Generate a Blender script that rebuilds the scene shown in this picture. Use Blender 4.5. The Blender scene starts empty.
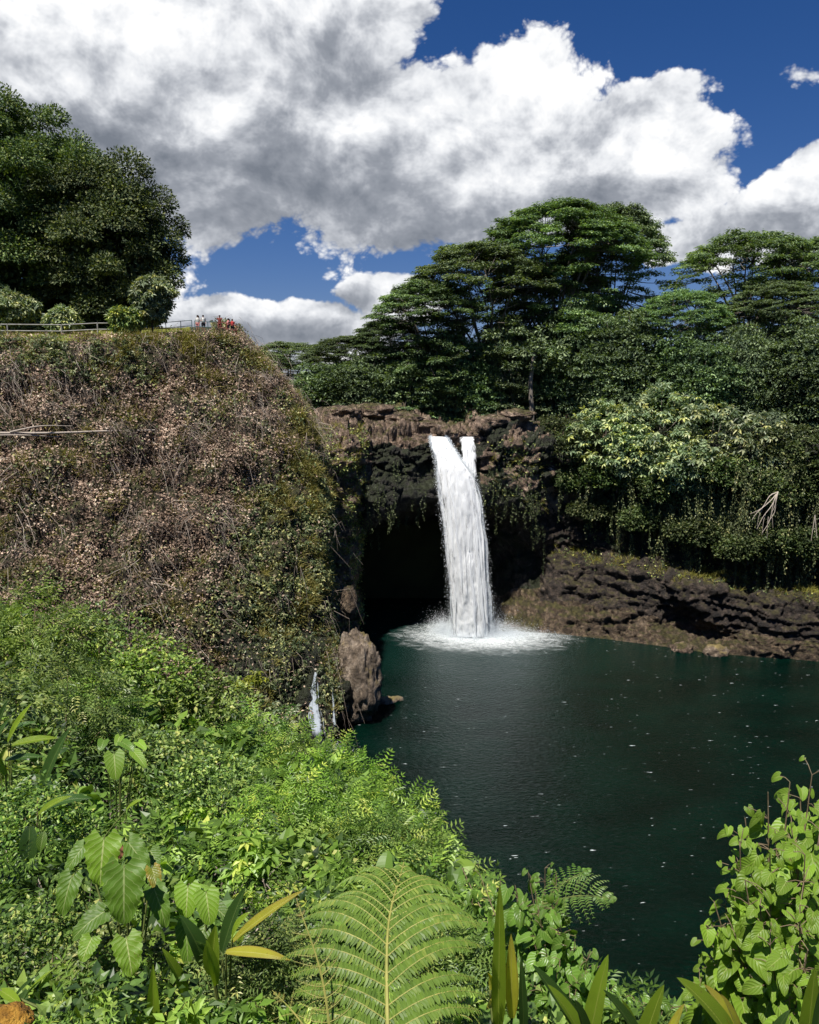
import bpy, bmesh, math, random
import numpy as np
from mathutils import Vector, Matrix

RNG = np.random.default_rng(7)
sc = bpy.context.scene
COL = sc.collection
R = math.radians
CAM_Z = 28.7
PITCH = math.atan(112 / 819.0)
FPX = 819.0

# ------------------------------------------------------------------ helpers
def at(px, py, Y):
    """a point of the place at depth Y metres in front of the viewpoint"""
    u, v = (px - 409.5) / FPX, (512 - py) / FPX
    c, s = math.cos(PITCH), math.sin(PITCH)
    dy, dz = c + v * s, -s + v * c
    k = Y / dy
    return np.array([u * k, Y, CAM_Z + dz * k])

def azel(px, py):
    d = at(px, py, 100.0) - np.array([0, 0, CAM_Z])
    d /= np.linalg.norm(d)
    return math.atan2(d[0], d[1]), math.asin(d[2])

_perm = np.random.default_rng(3).permutation(256)
_perm = np.concatenate([_perm, _perm, _perm])
_g = np.random.default_rng(4).normal(size=(256, 3)); _g /= np.linalg.norm(_g, axis=1)[:, None]

def noise3(p):
    p = np.asarray(p, float)
    i = np.floor(p).astype(int); f = p - i
    w = f * f * f * (f * (f * 6 - 15) + 10)
    i &= 255
    out = 0
    for dx in (0, 1):
        for dy in (0, 1):
            for dz in (0, 1):
                h = _perm[_perm[_perm[(i[..., 0] + dx) & 255] + ((i[..., 1] + dy) & 255)] + ((i[..., 2] + dz) & 255)]
                g = _g[h]
                d = g[..., 0] * (f[..., 0] - dx) + g[..., 1] * (f[..., 1] - dy) + g[..., 2] * (f[..., 2] - dz)
                wt = (w[..., 0] if dx else 1 - w[..., 0]) * (w[..., 1] if dy else 1 - w[..., 1]) * (w[..., 2] if dz else 1 - w[..., 2])
                out = out + wt * d
    return out * 1.6

def fbm(p, oct=4, gain=.5, ridged=False):
    p = np.asarray(p, float); a, t, o = 1.0, 0.0, 0.0
    for k in range(oct):
        n = noise3(p + 17.3 * k)
        if ridged: n = 1 - 2 * np.abs(n)
        o = o + a * n; t += a
        a *= gain; p = p * 2.03
    return o / t

def cells(p, seed=0):
    """broken-block noise: a random height for each block and the distance to the nearest crack"""
    p = np.asarray(p, float); i0 = np.floor(p).astype(int); d1 = np.full(p.shape[:-1], 9.0); d2 = d1.copy(); val = np.zeros(p.shape[:-1])
    for dx in (-1, 0, 1):
        for dy in (-1, 0, 1):
            for dz in (-1, 0, 1):
                c = i0 + [dx, dy, dz]; h = _perm[_perm[_perm[(c[..., 0] + seed) & 255] + (c[..., 1] & 255)] + (c[..., 2] & 255)]
                f = c + .5 + .42 * _g[h]; d = np.linalg.norm(p - f, axis=-1); near = d < d1
                d2 = np.where(near, d1, np.minimum(d2, d)); val = np.where(near, ((h * 37) & 255) / 255., val); d1 = np.where(near, d, d1)
    return val, d2 - d1

def crom(P, n):
    """Catmull-Rom through P along axis 0, n samples"""
    P = np.asarray(P, float); m = len(P)
    t = np.linspace(0, m - 1, n); i = np.minimum(t.astype(int), m - 2); f = t - i
    Q = np.concatenate([[2 * P[0] - P[1]], P, [2 * P[-1] - P[-2]]])
    a, b, c, d = Q[i], Q[i + 1], Q[i + 2], Q[i + 3]
    f = f.reshape((-1,) + (1,) * (P.ndim - 1))
    return .5 * (2 * b + (c - a) * f + (2 * a - 5 * b + 4 * c - d) * f**2 + (3 * b - a - 3 * c + d) * f**3)

def unit(v):
    v = np.asarray(v, float)
    return v / np.maximum(np.linalg.norm(v, axis=-1, keepdims=True), 1e-9)

def smooth(a, b, x):
    t = np.clip((x - a) / (b - a), 0, 1)
    return t * t * (3 - 2 * t)

class MB:
    """collects polygons and links them as ONE mesh object"""
    def __init__(s): s.v, s.f, s.r, s.m, s.n, s.uv = [], [], [], [], 0, []
    def add(s, v, f, rnd=0.5, mat=0, uv=None):
        v = np.asarray(v, float).reshape(-1, 3); f = np.asarray(f, int)
        s.v.append(v); s.f.append(f + s.n); s.n += len(v)
        s.r.append(np.broadcast_to(np.asarray(rnd, float), (len(v),)))
        s.m.append(np.full(len(f), mat, int))
        s.uv.append(np.zeros((len(v), 2)) if uv is None else np.asarray(uv, float).reshape(-1, 2))
        return s
    def mesh(s, name, mats, smooth_=False):
        me = bpy.data.meshes.new(name)
        v = np.concatenate(s.v); 
        me.vertices.add(len(v)); me.vertices.foreach_set('co', v.ravel().astype(np.float32))
        loops = np.concatenate([f.ravel() for f in s.f]); sizes = np.concatenate([np.full(len(f), f.shape[1]) for f in s.f])
        starts = np.concatenate([[0], np.cumsum(sizes)[:-1]])
        me.loops.add(len(loops)); me.loops.foreach_set('vertex_index', loops.astype(np.int32))
        me.polygons.add(len(sizes)); me.polygons.foreach_set('loop_start', starts.astype(np.int32))
        me.polygons.foreach_set('material_index', np.concatenate(s.m).astype(np.int32))
        me.polygons.foreach_set('use_smooth', np.full(len(sizes), smooth_))
        a = me.attributes.new('rnd', 'FLOAT', 'POINT'); a.data.foreach_set('value', np.concatenate(s.r).astype(np.float32))
        uv = np.concatenate(s.uv)
        if uv.any():
            a = me.attributes.new('lf', 'FLOAT_VECTOR', 'POINT')
            a.data.foreach_set('vector', np.c_[uv, np.zeros(len(uv))].ravel().astype(np.float32))
        for m in (mats if isinstance(mats, (list, tuple)) else [mats]): me.materials.append(m)
        me.update(calc_edges=True)
        return me
    def build(s, name, mats, parent=None, smooth_=False):
        o = bpy.data.objects.new(name, s.mesh(name, mats, smooth_)); COL.objects.link(o)
        if parent is not None: o.parent = parent
        return o

def tag(o, label=None, cat=None, group=None, kind=None):
    for k, v in (('label', label), ('category', cat), ('group', group), ('kind', kind)):
        if v: o[k] = v
    return o

def thing(name, loc, label, cat, group=None, rz=0):
    o = bpy.data.objects.new(name, None); COL.objects.link(o)
    o.location = Vector([float(x) for x in loc]); o.rotation_euler.z = rz; o.empty_display_size = .3
    return tag(o, label, cat, group)

def dup(root, loc, label, rz=0, scale=1, group=None):
    r = root.copy(); COL.objects.link(r); r.location = Vector([float(x) for x in loc]); r.rotation_euler.z = rz
    r.scale = (scale,) * 3 if not hasattr(scale, '__len__') else scale
    r['label'] = label
    if group: r['group'] = group
    for ch in list(root.children):
        c = ch.copy(); COL.objects.link(c); c.parent = r
        for g in ch.children:
            d = g.copy(); COL.objects.link(d); d.parent = c
    return r

def tube(mb, pts, rad, sides=6, rnd=.5, mat=0, cap=True):
    pts = np.asarray(pts, float); n = len(pts); rad = np.broadcast_to(np.asarray(rad, float), (n,))
    t = unit(np.gradient(pts, axis=0))
    ref = np.array([0, 0, 1.0]) if abs(t[:, 2]).mean() < .8 else np.array([1.0, 0, 0])
    a = unit(np.cross(t, ref)); b = np.cross(t, a)
    th = np.linspace(0, 2 * math.pi, sides, endpoint=False)
    ring = pts[:, None] + rad[:, None, None] * (a[:, None] * np.cos(th)[None, :, None] + b[:, None] * np.sin(th)[None, :, None])
    i, j = np.meshgrid(np.arange(n - 1), np.arange(sides), indexing='ij')
    q = np.stack([i * sides + j, i * sides + (j + 1) % sides, (i + 1) * sides + (j + 1) % sides, (i + 1) * sides + j], -1).reshape(-1, 4)
    mb.add(ring.reshape(-1, 3), q, rnd, mat)
    if cap:
        for e in (0, n - 1):
            mb.add(ring[e], np.arange(sides).reshape(1, -1), rnd, mat)

def box(mb, c, size, rnd=.5, mat=0, ax=None):
    c = np.asarray(c, float); h = np.asarray(size, float) / 2
    v = np.array([[x, y, z] for x in (-1, 1) for y in (-1, 1) for z in (-1, 1)]) * h
    if ax is not None: v = v @ np.asarray(ax)
    f = [[0, 1, 3, 2], [4, 6, 7, 5], [0, 4, 5, 1], [2, 3, 7, 6], [0, 2, 6, 4], [1, 5, 7, 3]]
    mb.add(v + c, f, rnd, mat)

def place(mb, tv, tf, pos, ax, nrm, scale, rnd=None, mat=0, tuv=None):
    """many copies of a template (x across, y along ax, z along nrm) as polygons of one mesh"""
    pos = np.asarray(pos, float); n = len(pos)
    if n == 0: return
    y = unit(ax); z = unit(nrm - (np.asarray(nrm) * y).sum(-1, keepdims=True) * y); x = np.cross(y, z)
    s = np.broadcast_to(np.asarray(scale, float), (n,) if np.ndim(scale) < 2 else (n, 3))
    S = s[:, None, None] if s.ndim == 1 else s[:, None, :]
    tv = np.asarray(tv, float); tf = np.asarray(tf, int)
    V = tv[None] * S
    W = pos[:, None] + V[..., :1] * x[:, None] + V[..., 1:2] * y[:, None] + V[..., 2:] * z[:, None]
    F = tf[None] + (np.arange(n) * len(tv))[:, None, None]
    if rnd is None: rnd = RNG.random(n)
    mb.add(W.reshape(-1, 3), F.reshape(-1, tf.shape[1]), np.repeat(np.broadcast_to(rnd, (n,)), len(tv)), mat,
           None if tuv is None else np.tile(tuv, (n, 1)))

def rand_dirs(n, rng=None):
    return unit((rng or RNG).normal(size=(n, 3)))

# leaf templates: y from stalk to tip, x across, z up
LEAF1 = (np.array([[0, 0, 0], [.28, .45, .05], [0, 1, -.08], [-.28, .45, .05]]), np.array([[0, 1, 2, 3]]))
LEAF2 = (np.array([[0, 0, 0], [.3, .42, .09], [0, 1, -.14], [-.3, .42, .09], [0, .45, 0]]), np.array([[0, 1, 2, 4], [0, 4, 2, 3]]))
def pinnate_template(pairs=5, ll=.3, w=.3, droop=.25):
    V, F = [], []
    def leaflet(base, d, up, L):
        k = len(V); x = np.cross(d, up)
        V.extend([base, base + d * L * .45 + x * L * w * .5 + up * .02, base + d * L - up * L * .12, base + d * L * .45 - x * L * w * .5 + up * .02])
        F.append([k, k + 1, k + 2, k + 3])
    for i in range(pairs):
        t = .15 + .8 * i / (pairs - 1)
        b = np.array([0, t, -droop * t * t]); L = ll * (1 - .35 * abs(t - .45))
        for s in (-1, 1):
            leaflet(b, unit(np.array([s * .9, .45, -.1])), np.array([0, 0, 1.0]), L)
    leaflet(np.array([0, .95, -droop * .9]), unit(np.array([0, 1, -.3])), np.array([0, 0, 1.0]), ll * .8)
    return np.array(V), np.array(F)
PINN = pinnate_template()
def whorl_template(k=5, droop=.35):
    V, F = [], []
    for i in range(k):
        a = 2 * math.pi * i / k + .2 * (i % 2)
        d = np.array([math.cos(a), math.sin(a), -droop]); x = np.array([-math.sin(a), math.cos(a), 0])
        b = len(V)
        V.extend([d * .06, d * .5 + x * .22 + np.array([0, 0, .08]), d * 1.0 - np.array([0, 0, .18]), d * .5 - x * .22 + np.array([0, 0, .08])])
        F.append([b, b + 1, b + 2, b + 3])
    return np.array(V), np.array(F)
WHORL = whorl_template()

# ------------------------------------------------------------------ materials
def nodes_of(name):
    m = bpy.data.materials.new(name); m.use_nodes = True
    nt = m.node_tree; nt.nodes.clear()
    return m, nt
def N(nt, t, **kw):
    n = nt.nodes.new(t)
    for k, v in kw.items():
        if k.startswith('i_'):
            key = k[2:]; key = int(key) if key.isdigit() else key.replace('_', ' ')
            n.inputs[key].default_value = v
        else: setattr(n, k, v)
    return n
def ramp(nt, fac, stops, interp='LINEAR'):
    r = nt.nodes.new('ShaderNodeValToRGB'); r.color_ramp.interpolation = interp
    e = r.color_ramp.elements
    while len(e) < len(stops): e.new(.5)
    for q, (p, c) in zip(e, stops):
        q.position = p; q.color = (c, c, c, 1) if np.ndim(c) == 0 else (*c, 1)
    if fac is not None: nt.links.new(fac, r.inputs['Fac'])
    return r.outputs['Color']

def mat_leaf(name, stops, transl=.35, rough=.5, spec=.35, vary=.35, vscale=.35, tint=(1.15, 1.25, .35)):
    """leaf colour by a per-leaf random value, clump-to-clump variation, light through the leaf"""
    m, nt = nodes_of(name); L = nt.links.new
    a = N(nt, 'ShaderNodeAttribute', attribute_name='rnd')
    c = ramp(nt, a.outputs['Fac'], stops)
    g = N(nt, 'ShaderNodeNewGeometry')
    n = N(nt, 'ShaderNodeTexNoise', i_Scale=vscale, i_Detail=2.0)
    L(g.outputs['Position'], n.inputs['Vector'])
    v = N(nt, 'ShaderNodeMapRange', i_1=.3, i_2=.7, i_3=1 - vary, i_4=1 + vary); L(n.outputs['Fac'], v.inputs[0])
    mul = N(nt, 'ShaderNodeVectorMath', operation='SCALE'); L(c, mul.inputs[0]); L(v.outputs[0], mul.inputs['Scale'])
    oi = N(nt, 'ShaderNodeObjectInfo'); hv = N(nt, 'ShaderNodeHueSaturation')
    for sock, lo, hi in (('Hue', .483, .512), ('Value', .82, 1.2), ('Saturation', .88, 1.06)):
        q = N(nt, 'ShaderNodeMapRange', i_3=lo, i_4=hi); L(oi.outputs['Random'], q.inputs[0]); L(q.outputs[0], hv.inputs[sock])
    L(mul.outputs[0], hv.inputs['Color']); mul = hv
    p = N(nt, 'ShaderNodeBsdfPrincipled', i_Roughness=rough); p.inputs['Specular IOR Level'].default_value = spec
    L(mul.outputs[0], p.inputs['Base Color'])
    t = N(nt, 'ShaderNodeBsdfTranslucent')
    tm = N(nt, 'ShaderNodeVectorMath', operation='MULTIPLY'); tm.inputs[1].default_value = tint; L(mul.outputs[0], tm.inputs[0])
    L(tm.outputs[0], t.inputs['Color'])
    mx = N(nt, 'ShaderNodeMixShader'); mx.inputs[0].default_value = transl
    L(p.outputs[0], mx.inputs[1]); L(t.outputs[0], mx.inputs[2])
    o = N(nt, 'ShaderNodeOutputMaterial'); L(mx.outputs[0], o.inputs[0])
    return m

def mat_plain(name, stops, rough=.8, scale=3.0, bump=.3, bscale=12, spec=.3, attr=False):
    m, nt = nodes_of(name); L = nt.links.new
    g = N(nt, 'ShaderNodeTexCoord')
    if attr:
        a = N(nt, 'ShaderNodeAttribute', attribute_name='rnd'); f = a.outputs['Fac']
    else:
        n = N(nt, 'ShaderNodeTexNoise', i_Scale=scale, i_Detail=5.0); L(g.outputs['Object'], n.inputs['Vector']); f = n.outputs['Fac']
    c = ramp(nt, f, stops)
    p = N(nt, 'ShaderNodeBsdfPrincipled', i_Roughness=rough); p.inputs['Specular IOR Level'].default_value = spec
    L(c, p.inputs['Base Color'])
    if bump:
        n2 = N(nt, 'ShaderNodeTexNoise', i_Scale=bscale, i_Detail=4.0); L(g.outputs['Object'], n2.inputs['Vector'])
        b = N(nt, 'ShaderNodeBump', i_Strength=bump, i_Distance=.05); L(n2.outputs['Fac'], b.inputs['Height']); L(b.outputs[0], p.inputs['Normal'])
    o = N(nt, 'ShaderNodeOutputMaterial'); L(p.outputs[0], o.inputs[0])
    return m

def mat_rock(name, stops, moss=None, moss_amt=.5, scale=.5, rough=.85, bump=1.0):
    m, nt = nodes_of(name); L = nt.links.new
    g = N(nt, 'ShaderNodeNewGeometry')
    n = N(nt, 'ShaderNodeTexNoise', i_Scale=scale, i_Detail=8.0, i_Roughness=.65); L(g.outputs['Position'], n.inputs['Vector'])
    c = ramp(nt, n.outputs['Fac'], stops)
    nf = N(nt, 'ShaderNodeTexNoise', i_Scale=5.0, i_Detail=5.0, i_Roughness=.7); L(g.outputs['Position'], nf.inputs['Vector'])
    vr = N(nt, 'ShaderNodeMapRange', i_1=.3, i_2=.7, i_3=.5, i_4=1.5); L(nf.outputs['Fac'], vr.inputs[0])
    sm = N(nt, 'ShaderNodeVectorMath', operation='SCALE'); L(c, sm.inputs[0]); L(vr.outputs[0], sm.inputs['Scale'])
    col = sm.outputs[0]
    if moss:
        sx = N(nt, 'ShaderNodeSeparateXYZ'); L(g.outputs['Normal'], sx.inputs[0])
        nm = N(nt, 'ShaderNodeTexNoise', i_Scale=.45, i_Detail=6.0, i_Roughness=.7); L(g.outputs['Position'], nm.inputs['Vector'])
        ad = N(nt, 'ShaderNodeMath', operation='MULTIPLY_ADD'); L(sx.outputs['Z'], ad.inputs[0]); ad.inputs[1].default_value = .25; L(nm.outputs['Fac'], ad.inputs[2])
        mr = N(nt, 'ShaderNodeMapRange', i_1=1 - moss_amt - .08, i_2=1 - moss_amt + .08); L(ad.outputs[0], mr.inputs[0])
        mx = N(nt, 'ShaderNodeMix', data_type='RGBA'); L(mr.outputs[0], mx.inputs['Factor'])
        L(col, mx.inputs['A']); mx.inputs['B'].default_value = (*moss, 1); col = mx.outputs['Result']
    p = N(nt, 'ShaderNodeBsdfPrincipled', i_Roughness=rough); L(col, p.inputs['Base Color'])
    v = N(nt, 'ShaderNodeTexVoronoi', i_Scale=1.6); v.distance = 'EUCLIDEAN'; 
    w = N(nt, 'ShaderNodeVectorMath', operation='ADD'); L(g.outputs['Position'], w.inputs[0]); L(nf.outputs['Color'], w.inputs[1]); L(w.outputs[0], v.inputs['Vector'])
    ad2 = N(nt, 'ShaderNodeMath', operation='MULTIPLY_ADD'); L(v.outputs['Distance'], ad2.inputs[0]); ad2.inputs[1].default_value = .5; L(nf.outputs['Fac'], ad2.inputs[2])
    b = N(nt, 'ShaderNodeBump', i_Strength=bump, i_Distance=.35); L(ad2.outputs[0], b.inputs['Height']); L(b.outputs[0], p.inputs['Normal'])
    o = N(nt, 'ShaderNodeOutputMaterial'); L(p.outputs[0], o.inputs[0])
    return m
# ------------------------------------------------------------------ camera, sun, sky
cam = bpy.data.objects.new('camera', bpy.data.cameras.new('camera')); COL.objects.link(cam)
cam.location = (0, 0, CAM_Z); cam.rotation_euler = (R(90) - PITCH, 0, 0)
cam.data.sensor_width = 36; cam.data.lens = FPX / 1024 * 36
cam.data.clip_start = .05; cam.data.clip_end = 8000
sc.camera = cam
SUN_EL, SUN_AZ = R(63), math.atan2(-.48, -.88)
sun_dir = Vector((math.sin(SUN_AZ) * math.cos(SUN_EL), math.cos(SUN_AZ) * math.cos(SUN_EL), math.sin(SUN_EL)))
sun = bpy.data.objects.new('sun', bpy.data.lights.new('sun', 'SUN')); COL.objects.link(sun)
sun.data.energy = 5.0; sun.data.angle = R(.5); sun.data.color = (1, .95, .87)
sun.rotation_euler = sun_dir.to_track_quat('Z', 'Y').to_euler(); sun.location = (0, 0, 80)

w = bpy.data.worlds.new('World'); sc.world = w; w.use_nodes = True
nt = w.node_tree; nt.nodes.clear(); L = nt.links.new
def M(op, a, b=None, c=None, clamp=False):
    n = nt.nodes.new('ShaderNodeMath'); n.operation = op; n.use_clamp = clamp
    for i, x in enumerate((a, b, c)):
        if x is None: continue
        if isinstance(x, (int, float)): n.inputs[i].default_value = x
        else: L(x, n.inputs[i])
    return n.outputs[0]
def mapr(x, a, b, c=0., d=1., it='SMOOTHSTEP'):
    n = nt.nodes.new('ShaderNodeMapRange'); n.interpolation_type = it
    L(x, n.inputs[0])
    for i, q in enumerate((a, b, c, d)): n.inputs[i + 1].default_value = q
    return n.outputs[0]
sky = N(nt, 'ShaderNodeTexSky', sky_type='NISHITA'); sky.sun_disc = False
sky.sun_elevation = SUN_EL; sky.sun_rotation = SUN_AZ; sky.altitude = 100; sky.ozone_density = 4.0; sky.dust_density = .3; sky.air_density = 1.0
tc = N(nt, 'ShaderNodeTexCoord')
sx = N(nt, 'ShaderNodeSeparateXYZ'); L(tc.outputs['Generated'], sx.inputs[0])
AZ = M('ARCTAN2', sx.outputs['X'], sx.outputs['Y']); EL = M('ARCSINE', sx.outputs['Z'])
cb = N(nt, 'ShaderNodeCombineXYZ'); L(AZ, cb.inputs[0]); L(M('MULTIPLY', EL, 1.25), cb.inputs[1])
def noise(vec, scale, detail, rough=.55, dist=0.0):
    n = N(nt, 'ShaderNodeTexNoise', noise_dimensions='2D', i_Scale=scale, i_Detail=detail, i_Roughness=rough, i_Distortion=dist); L(vec, n.inputs['Vector']); return n
def off(vec, x, y, z=0):
    n = N(nt, 'ShaderNodeVectorMath', operation='ADD'); L(vec, n.inputs[0]); n.inputs[1].default_value = (x, y, z); return n.outputs[0]
# warp of the cloud coordinates
wn = noise(cb.outputs[0], 5.0, 3.0)
wv = N(nt, 'ShaderNodeVectorMath', operation='MULTIPLY_ADD'); L(wn.outputs['Color'], wv.inputs[0]); wv.inputs[1].default_value = (.045, .045, 0); L(off(cb.outputs[0], -.0225, -.0225), wv.inputs[2])
wsx = N(nt, 'ShaderNodeSeparateXYZ'); L(wv.outputs[0], wsx.inputs[0])
WA, WE = wsx.outputs[0], M('DIVIDE', wsx.outputs[1], 1.25)
def blobs(lst, A, E):
    """soft union of elliptical cloud masses (centre and radii as bearings and heights in the sky)"""
    acc = None
    for (px, py, rx, ry, wgt) in lst:
        a, e = azel(px, py); ra, re = rx / FPX, ry / FPX
        u = M('MULTIPLY', M('SUBTRACT', A, a), 1 / ra); v = M('MULTIPLY', M('SUBTRACT', E, e), 1 / re)
        d = M('MULTIPLY', M('SUBTRACT', 1.0, M('SQRT', M('MULTIPLY_ADD', v, v, M('MULTIPLY', u, u)))), wgt)
        if acc is None: acc = d
        else:
            n = nt.nodes.new('ShaderNodeMath'); n.operation = 'SMOOTH_MAX'; L(acc, n.inputs[0]); L(d, n.inputs[1]); n.inputs[2].default_value = .15; acc = n.outputs[0]
    return acc
MASS = [(40, 40, 240, 190, 1), (230, 80, 190, 150, 1), (330, 150, 150, 95, 1), (105, 155, 165, 64, 1), (358, 194, 102, 38, 1), (455, 165, 140, 90, 1),
        (525, 95, 72, 56, 1), (448, 125, 62, 50, 1), (600, 172, 125, 66, 1), (655, 135, 62, 48, 1), (448, 208, 150, 40, 1),
        (238, 331, 72, 28, .9), (320, 328, 80, 25, .9), (394, 298, 54, 25, .9), (290, 350, 150, 16, .7),
        (690, 248, 70, 24, .75), (805, 226, 70, 36, .9), (838, 172, 48, 34, .9), (685, 84, 30, 17, .5), (812, 70, 24, 14, .3), (398, 14, 40, 24, .45),
        (-160, 160, 160, 150, .8), (1000, 150, 120, 60, .8), (1150, -60, 140, 90, .8), (700, -200, 160, 60, .6), (300, -260, 220, 80, .8)]
B = blobs(MASS, WA, WE)
def billow(vec, scale, detail):
    """rounded puffs: inverted distance to scattered points, over several sizes"""
    v = nt.nodes.new('ShaderNodeTexVoronoi'); v.voronoi_dimensions = '2D'; v.feature = 'SMOOTH_F1'; v.normalize = True
    L(vec, v.inputs['Vector']); v.inputs['Scale'].default_value = scale; v.inputs['Detail'].default_value = detail
    v.inputs['Roughness'].default_value = .58; v.inputs['Lacunarity'].default_value = 2.2; v.inputs['Smoothness'].default_value = .35
    return M('SUBTRACT', 1.0, v.outputs['Distance'])
def body(vec):
    f = noise(vec, 5.5, 6.0, .52).outputs['Fac']
    return M('MULTIPLY_ADD', billow(vec, 9.5, 4.0), .78, M('MULTIPLY', f, .55))
b1 = body(wv.outputs[0]); b2 = body(off(wv.outputs[0], -.010, .026))
n3 = noise(off(wv.outputs[0], 3.1, 1.7), 20.0, 8.0, .62)
nm = M('MULTIPLY_ADD', n3.outputs['Fac'], .18, b1)
D = M('ADD', M('MULTIPLY', B, 1.0), M('MULTIPLY_ADD', nm, 1.75, -1.56))
DEN = mapr(D, .02, .17)
# light and dark within the cloud: the relief of the puffs toward the sun, grey undersides
DARK = blobs([(255, 175, 230, 85, 1), (100, 120, 190, 70, .9), (330, 90, 90, 60, .7), (400, 225, 200, 38, 1), (600, 205, 120, 30, .7), (150, 200, 130, 60, .9), (300, 335, 150, 18, .7), (350, 300, 40, 14, .5), (225, 300, 30, 10, .5), (570, 130, 60, 30, .45), (790, 240, 90, 30, .5)], WA, WE)
LIGHT = blobs([(215, 125, 45, 36, 1), (60, 20, 190, 75, 1), (340, 120, 70, 40, .8), (530, 80, 66, 45, 1), (440, 150, 70, 50, .8), (660, 165, 60, 40, .8), (250, 40, 90, 40, .5)], WA, WE)
rel = M('SUBTRACT', b1, b2)
sh = M('MULTIPLY_ADD', rel, 1.8, .73)
sh = M('MULTIPLY_ADD', mapr(DARK, -.15, .75), -.42, sh)
sh = M('MULTIPLY_ADD', mapr(LIGHT, -.1, .8), .36, sh)
sh = M('MULTIPLY_ADD', M('SUBTRACT', n3.outputs['Fac'], .5), .18, sh)
sh = M('MULTIPLY_ADD', mapr(D, .05, .8), -.10, sh)
cc = ramp(nt, sh, [(0.0, (.20, .225, .27)), (.3, (.33, .355, .405)), (.5, (.53, .555, .605)), (.72, (.86, .88, .915)), (.95, (1.12, 1.12, 1.12))])
cs = N(nt, 'ShaderNodeVectorMath', operation='SCALE'); L(cc, cs.inputs[0]); cs.inputs['Scale'].default_value = 6.6
hs = N(nt, 'ShaderNodeHueSaturation', i_Saturation=1.3, i_Value=.40); L(sky.outputs[0], hs.inputs['Color'])
mx = N(nt, 'ShaderNodeMix', data_type='RGBA'); L(M('MULTIPLY', DEN, mapr(EL, -.02, .05)), mx.inputs['Factor']); hm = N(nt, 'ShaderNodeVectorMath', operation='MULTIPLY'); L(hs.outputs[0], hm.inputs[0]); hm.inputs[1].default_value = (1.0, .92, 1.2); L(hm.outputs[0], mx.inputs['A']); L(cs.outputs[0], mx.inputs['B'])
bg = N(nt, 'ShaderNodeBackground', i_Strength=.1); L(mx.outputs['Result'], bg.inputs['Color'])
wo = N(nt, 'ShaderNodeOutputWorld'); L(bg.outputs[0], wo.inputs[0])
w.cycles.sampling_method = 'MANUAL'; w.cycles.sample_map_resolution = 512

vs = sc.view_settings; vs.view_transform = 'Standard'; vs.look = 'None'; vs.exposure = .55; vs.gamma = 1; vs.use_curve_mapping = False
sc.cycles.max_bounces = 6; sc.cycles.diffuse_bounces = 3; sc.cycles.glossy_bounces = 3; sc.cycles.transmission_bounces = 4
sc.cycles.transparent_max_bounces = 12; sc.cycles.caustics_reflective = False; sc.cycles.caustics_refractive = False
sc.cycles.sample_clamp_indirect = 4.0
sc.cycles.use_denoising = True; sc.cycles.denoiser = 'OPENIMAGEDENOISE'
sc.cycles.use_adaptive_sampling = True; sc.cycles.adaptive_threshold = .02
# ------------------------------------------------------------------ terrain sheets
def loft(name, stations, ns, nk, disp, mats, seed=0, strata=0.0, matfn=None, edge=0.04, layer=.9, calm=None, smask=None, blocks=(), bmask=None):
    """a sheet through rows of 3D points, roughened along its normals; returns the object and its grid"""
    P = np.array([[at(*p) if len(p) == 3 else np.array(p[:3]) for p in st] for st in stations])
    G = crom(crom(P, ns).transpose(1, 0, 2), nk).transpose(1, 0, 2)
    def normals(G):
        n = np.cross(np.gradient(G, axis=0), np.gradient(G, axis=1)); return unit(n)
    n = normals(G)
    u, v = np.meshgrid(np.linspace(0, 1, ns), np.linspace(0, 1, nk), indexing='ij')
    fade = smooth(0, edge, v) * smooth(0, edge, 1 - v)
    d = 0
    for (sc_, amp, oct, rid) in disp:
        d = d + amp * fbm(G / sc_ + seed, oct, .55, rid)
    if calm is not None: fade = fade * calm(u, v)
    for k_, (bx, bz, amp, crack) in enumerate(blocks):
        val, gap = cells((G + .5 * fbm(G / 2.0, 2)[..., None]) / np.array([bx, bx, bz]), seed + 31 * k_)
        d = d + (1 if bmask is None else bmask(u, v)) * (amp * (val - .5) - crack * np.exp(-gap / .09))
    if strata:
        z = G[..., 2] / layer + 1.3 * fbm(G / 7.0 + 5, 3) + .12 * G[..., 0] / layer
        f = z - np.floor(z)
        d = d + strata * (1 if smask is None else smask(u, v)) * (smooth(0, .25, f) - f) * (.6 + .8 * fbm(G / 3.0 + 9, 2))
    G = G + n * (d * fade)[..., None]
    n = normals(G)
    i, j = np.meshgrid(np.arange(ns - 1), np.arange(nk - 1), indexing='ij')
    q = np.stack([i * nk + j, (i + 1) * nk + j, (i + 1) * nk + j + 1, i * nk + j + 1], -1).reshape(-1, 4)
    mb = MB(); mb.add(G.reshape(-1, 3), q)
    o = mb.build(name, mats, smooth_=True); tag(o, kind='structure')
    if matfn is not None:
        c = .25 * (G[:-1, :-1] + G[1:, :-1] + G[1:, 1:] + G[:-1, 1:]); nn = unit(n[:-1, :-1] + n[1:, 1:])
        o.data.polygons.foreach_set('material_index', matfn(c, nn, u[:-1, :-1], v[:-1, :-1]).astype(np.int32).ravel())
    return o, G, n

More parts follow.
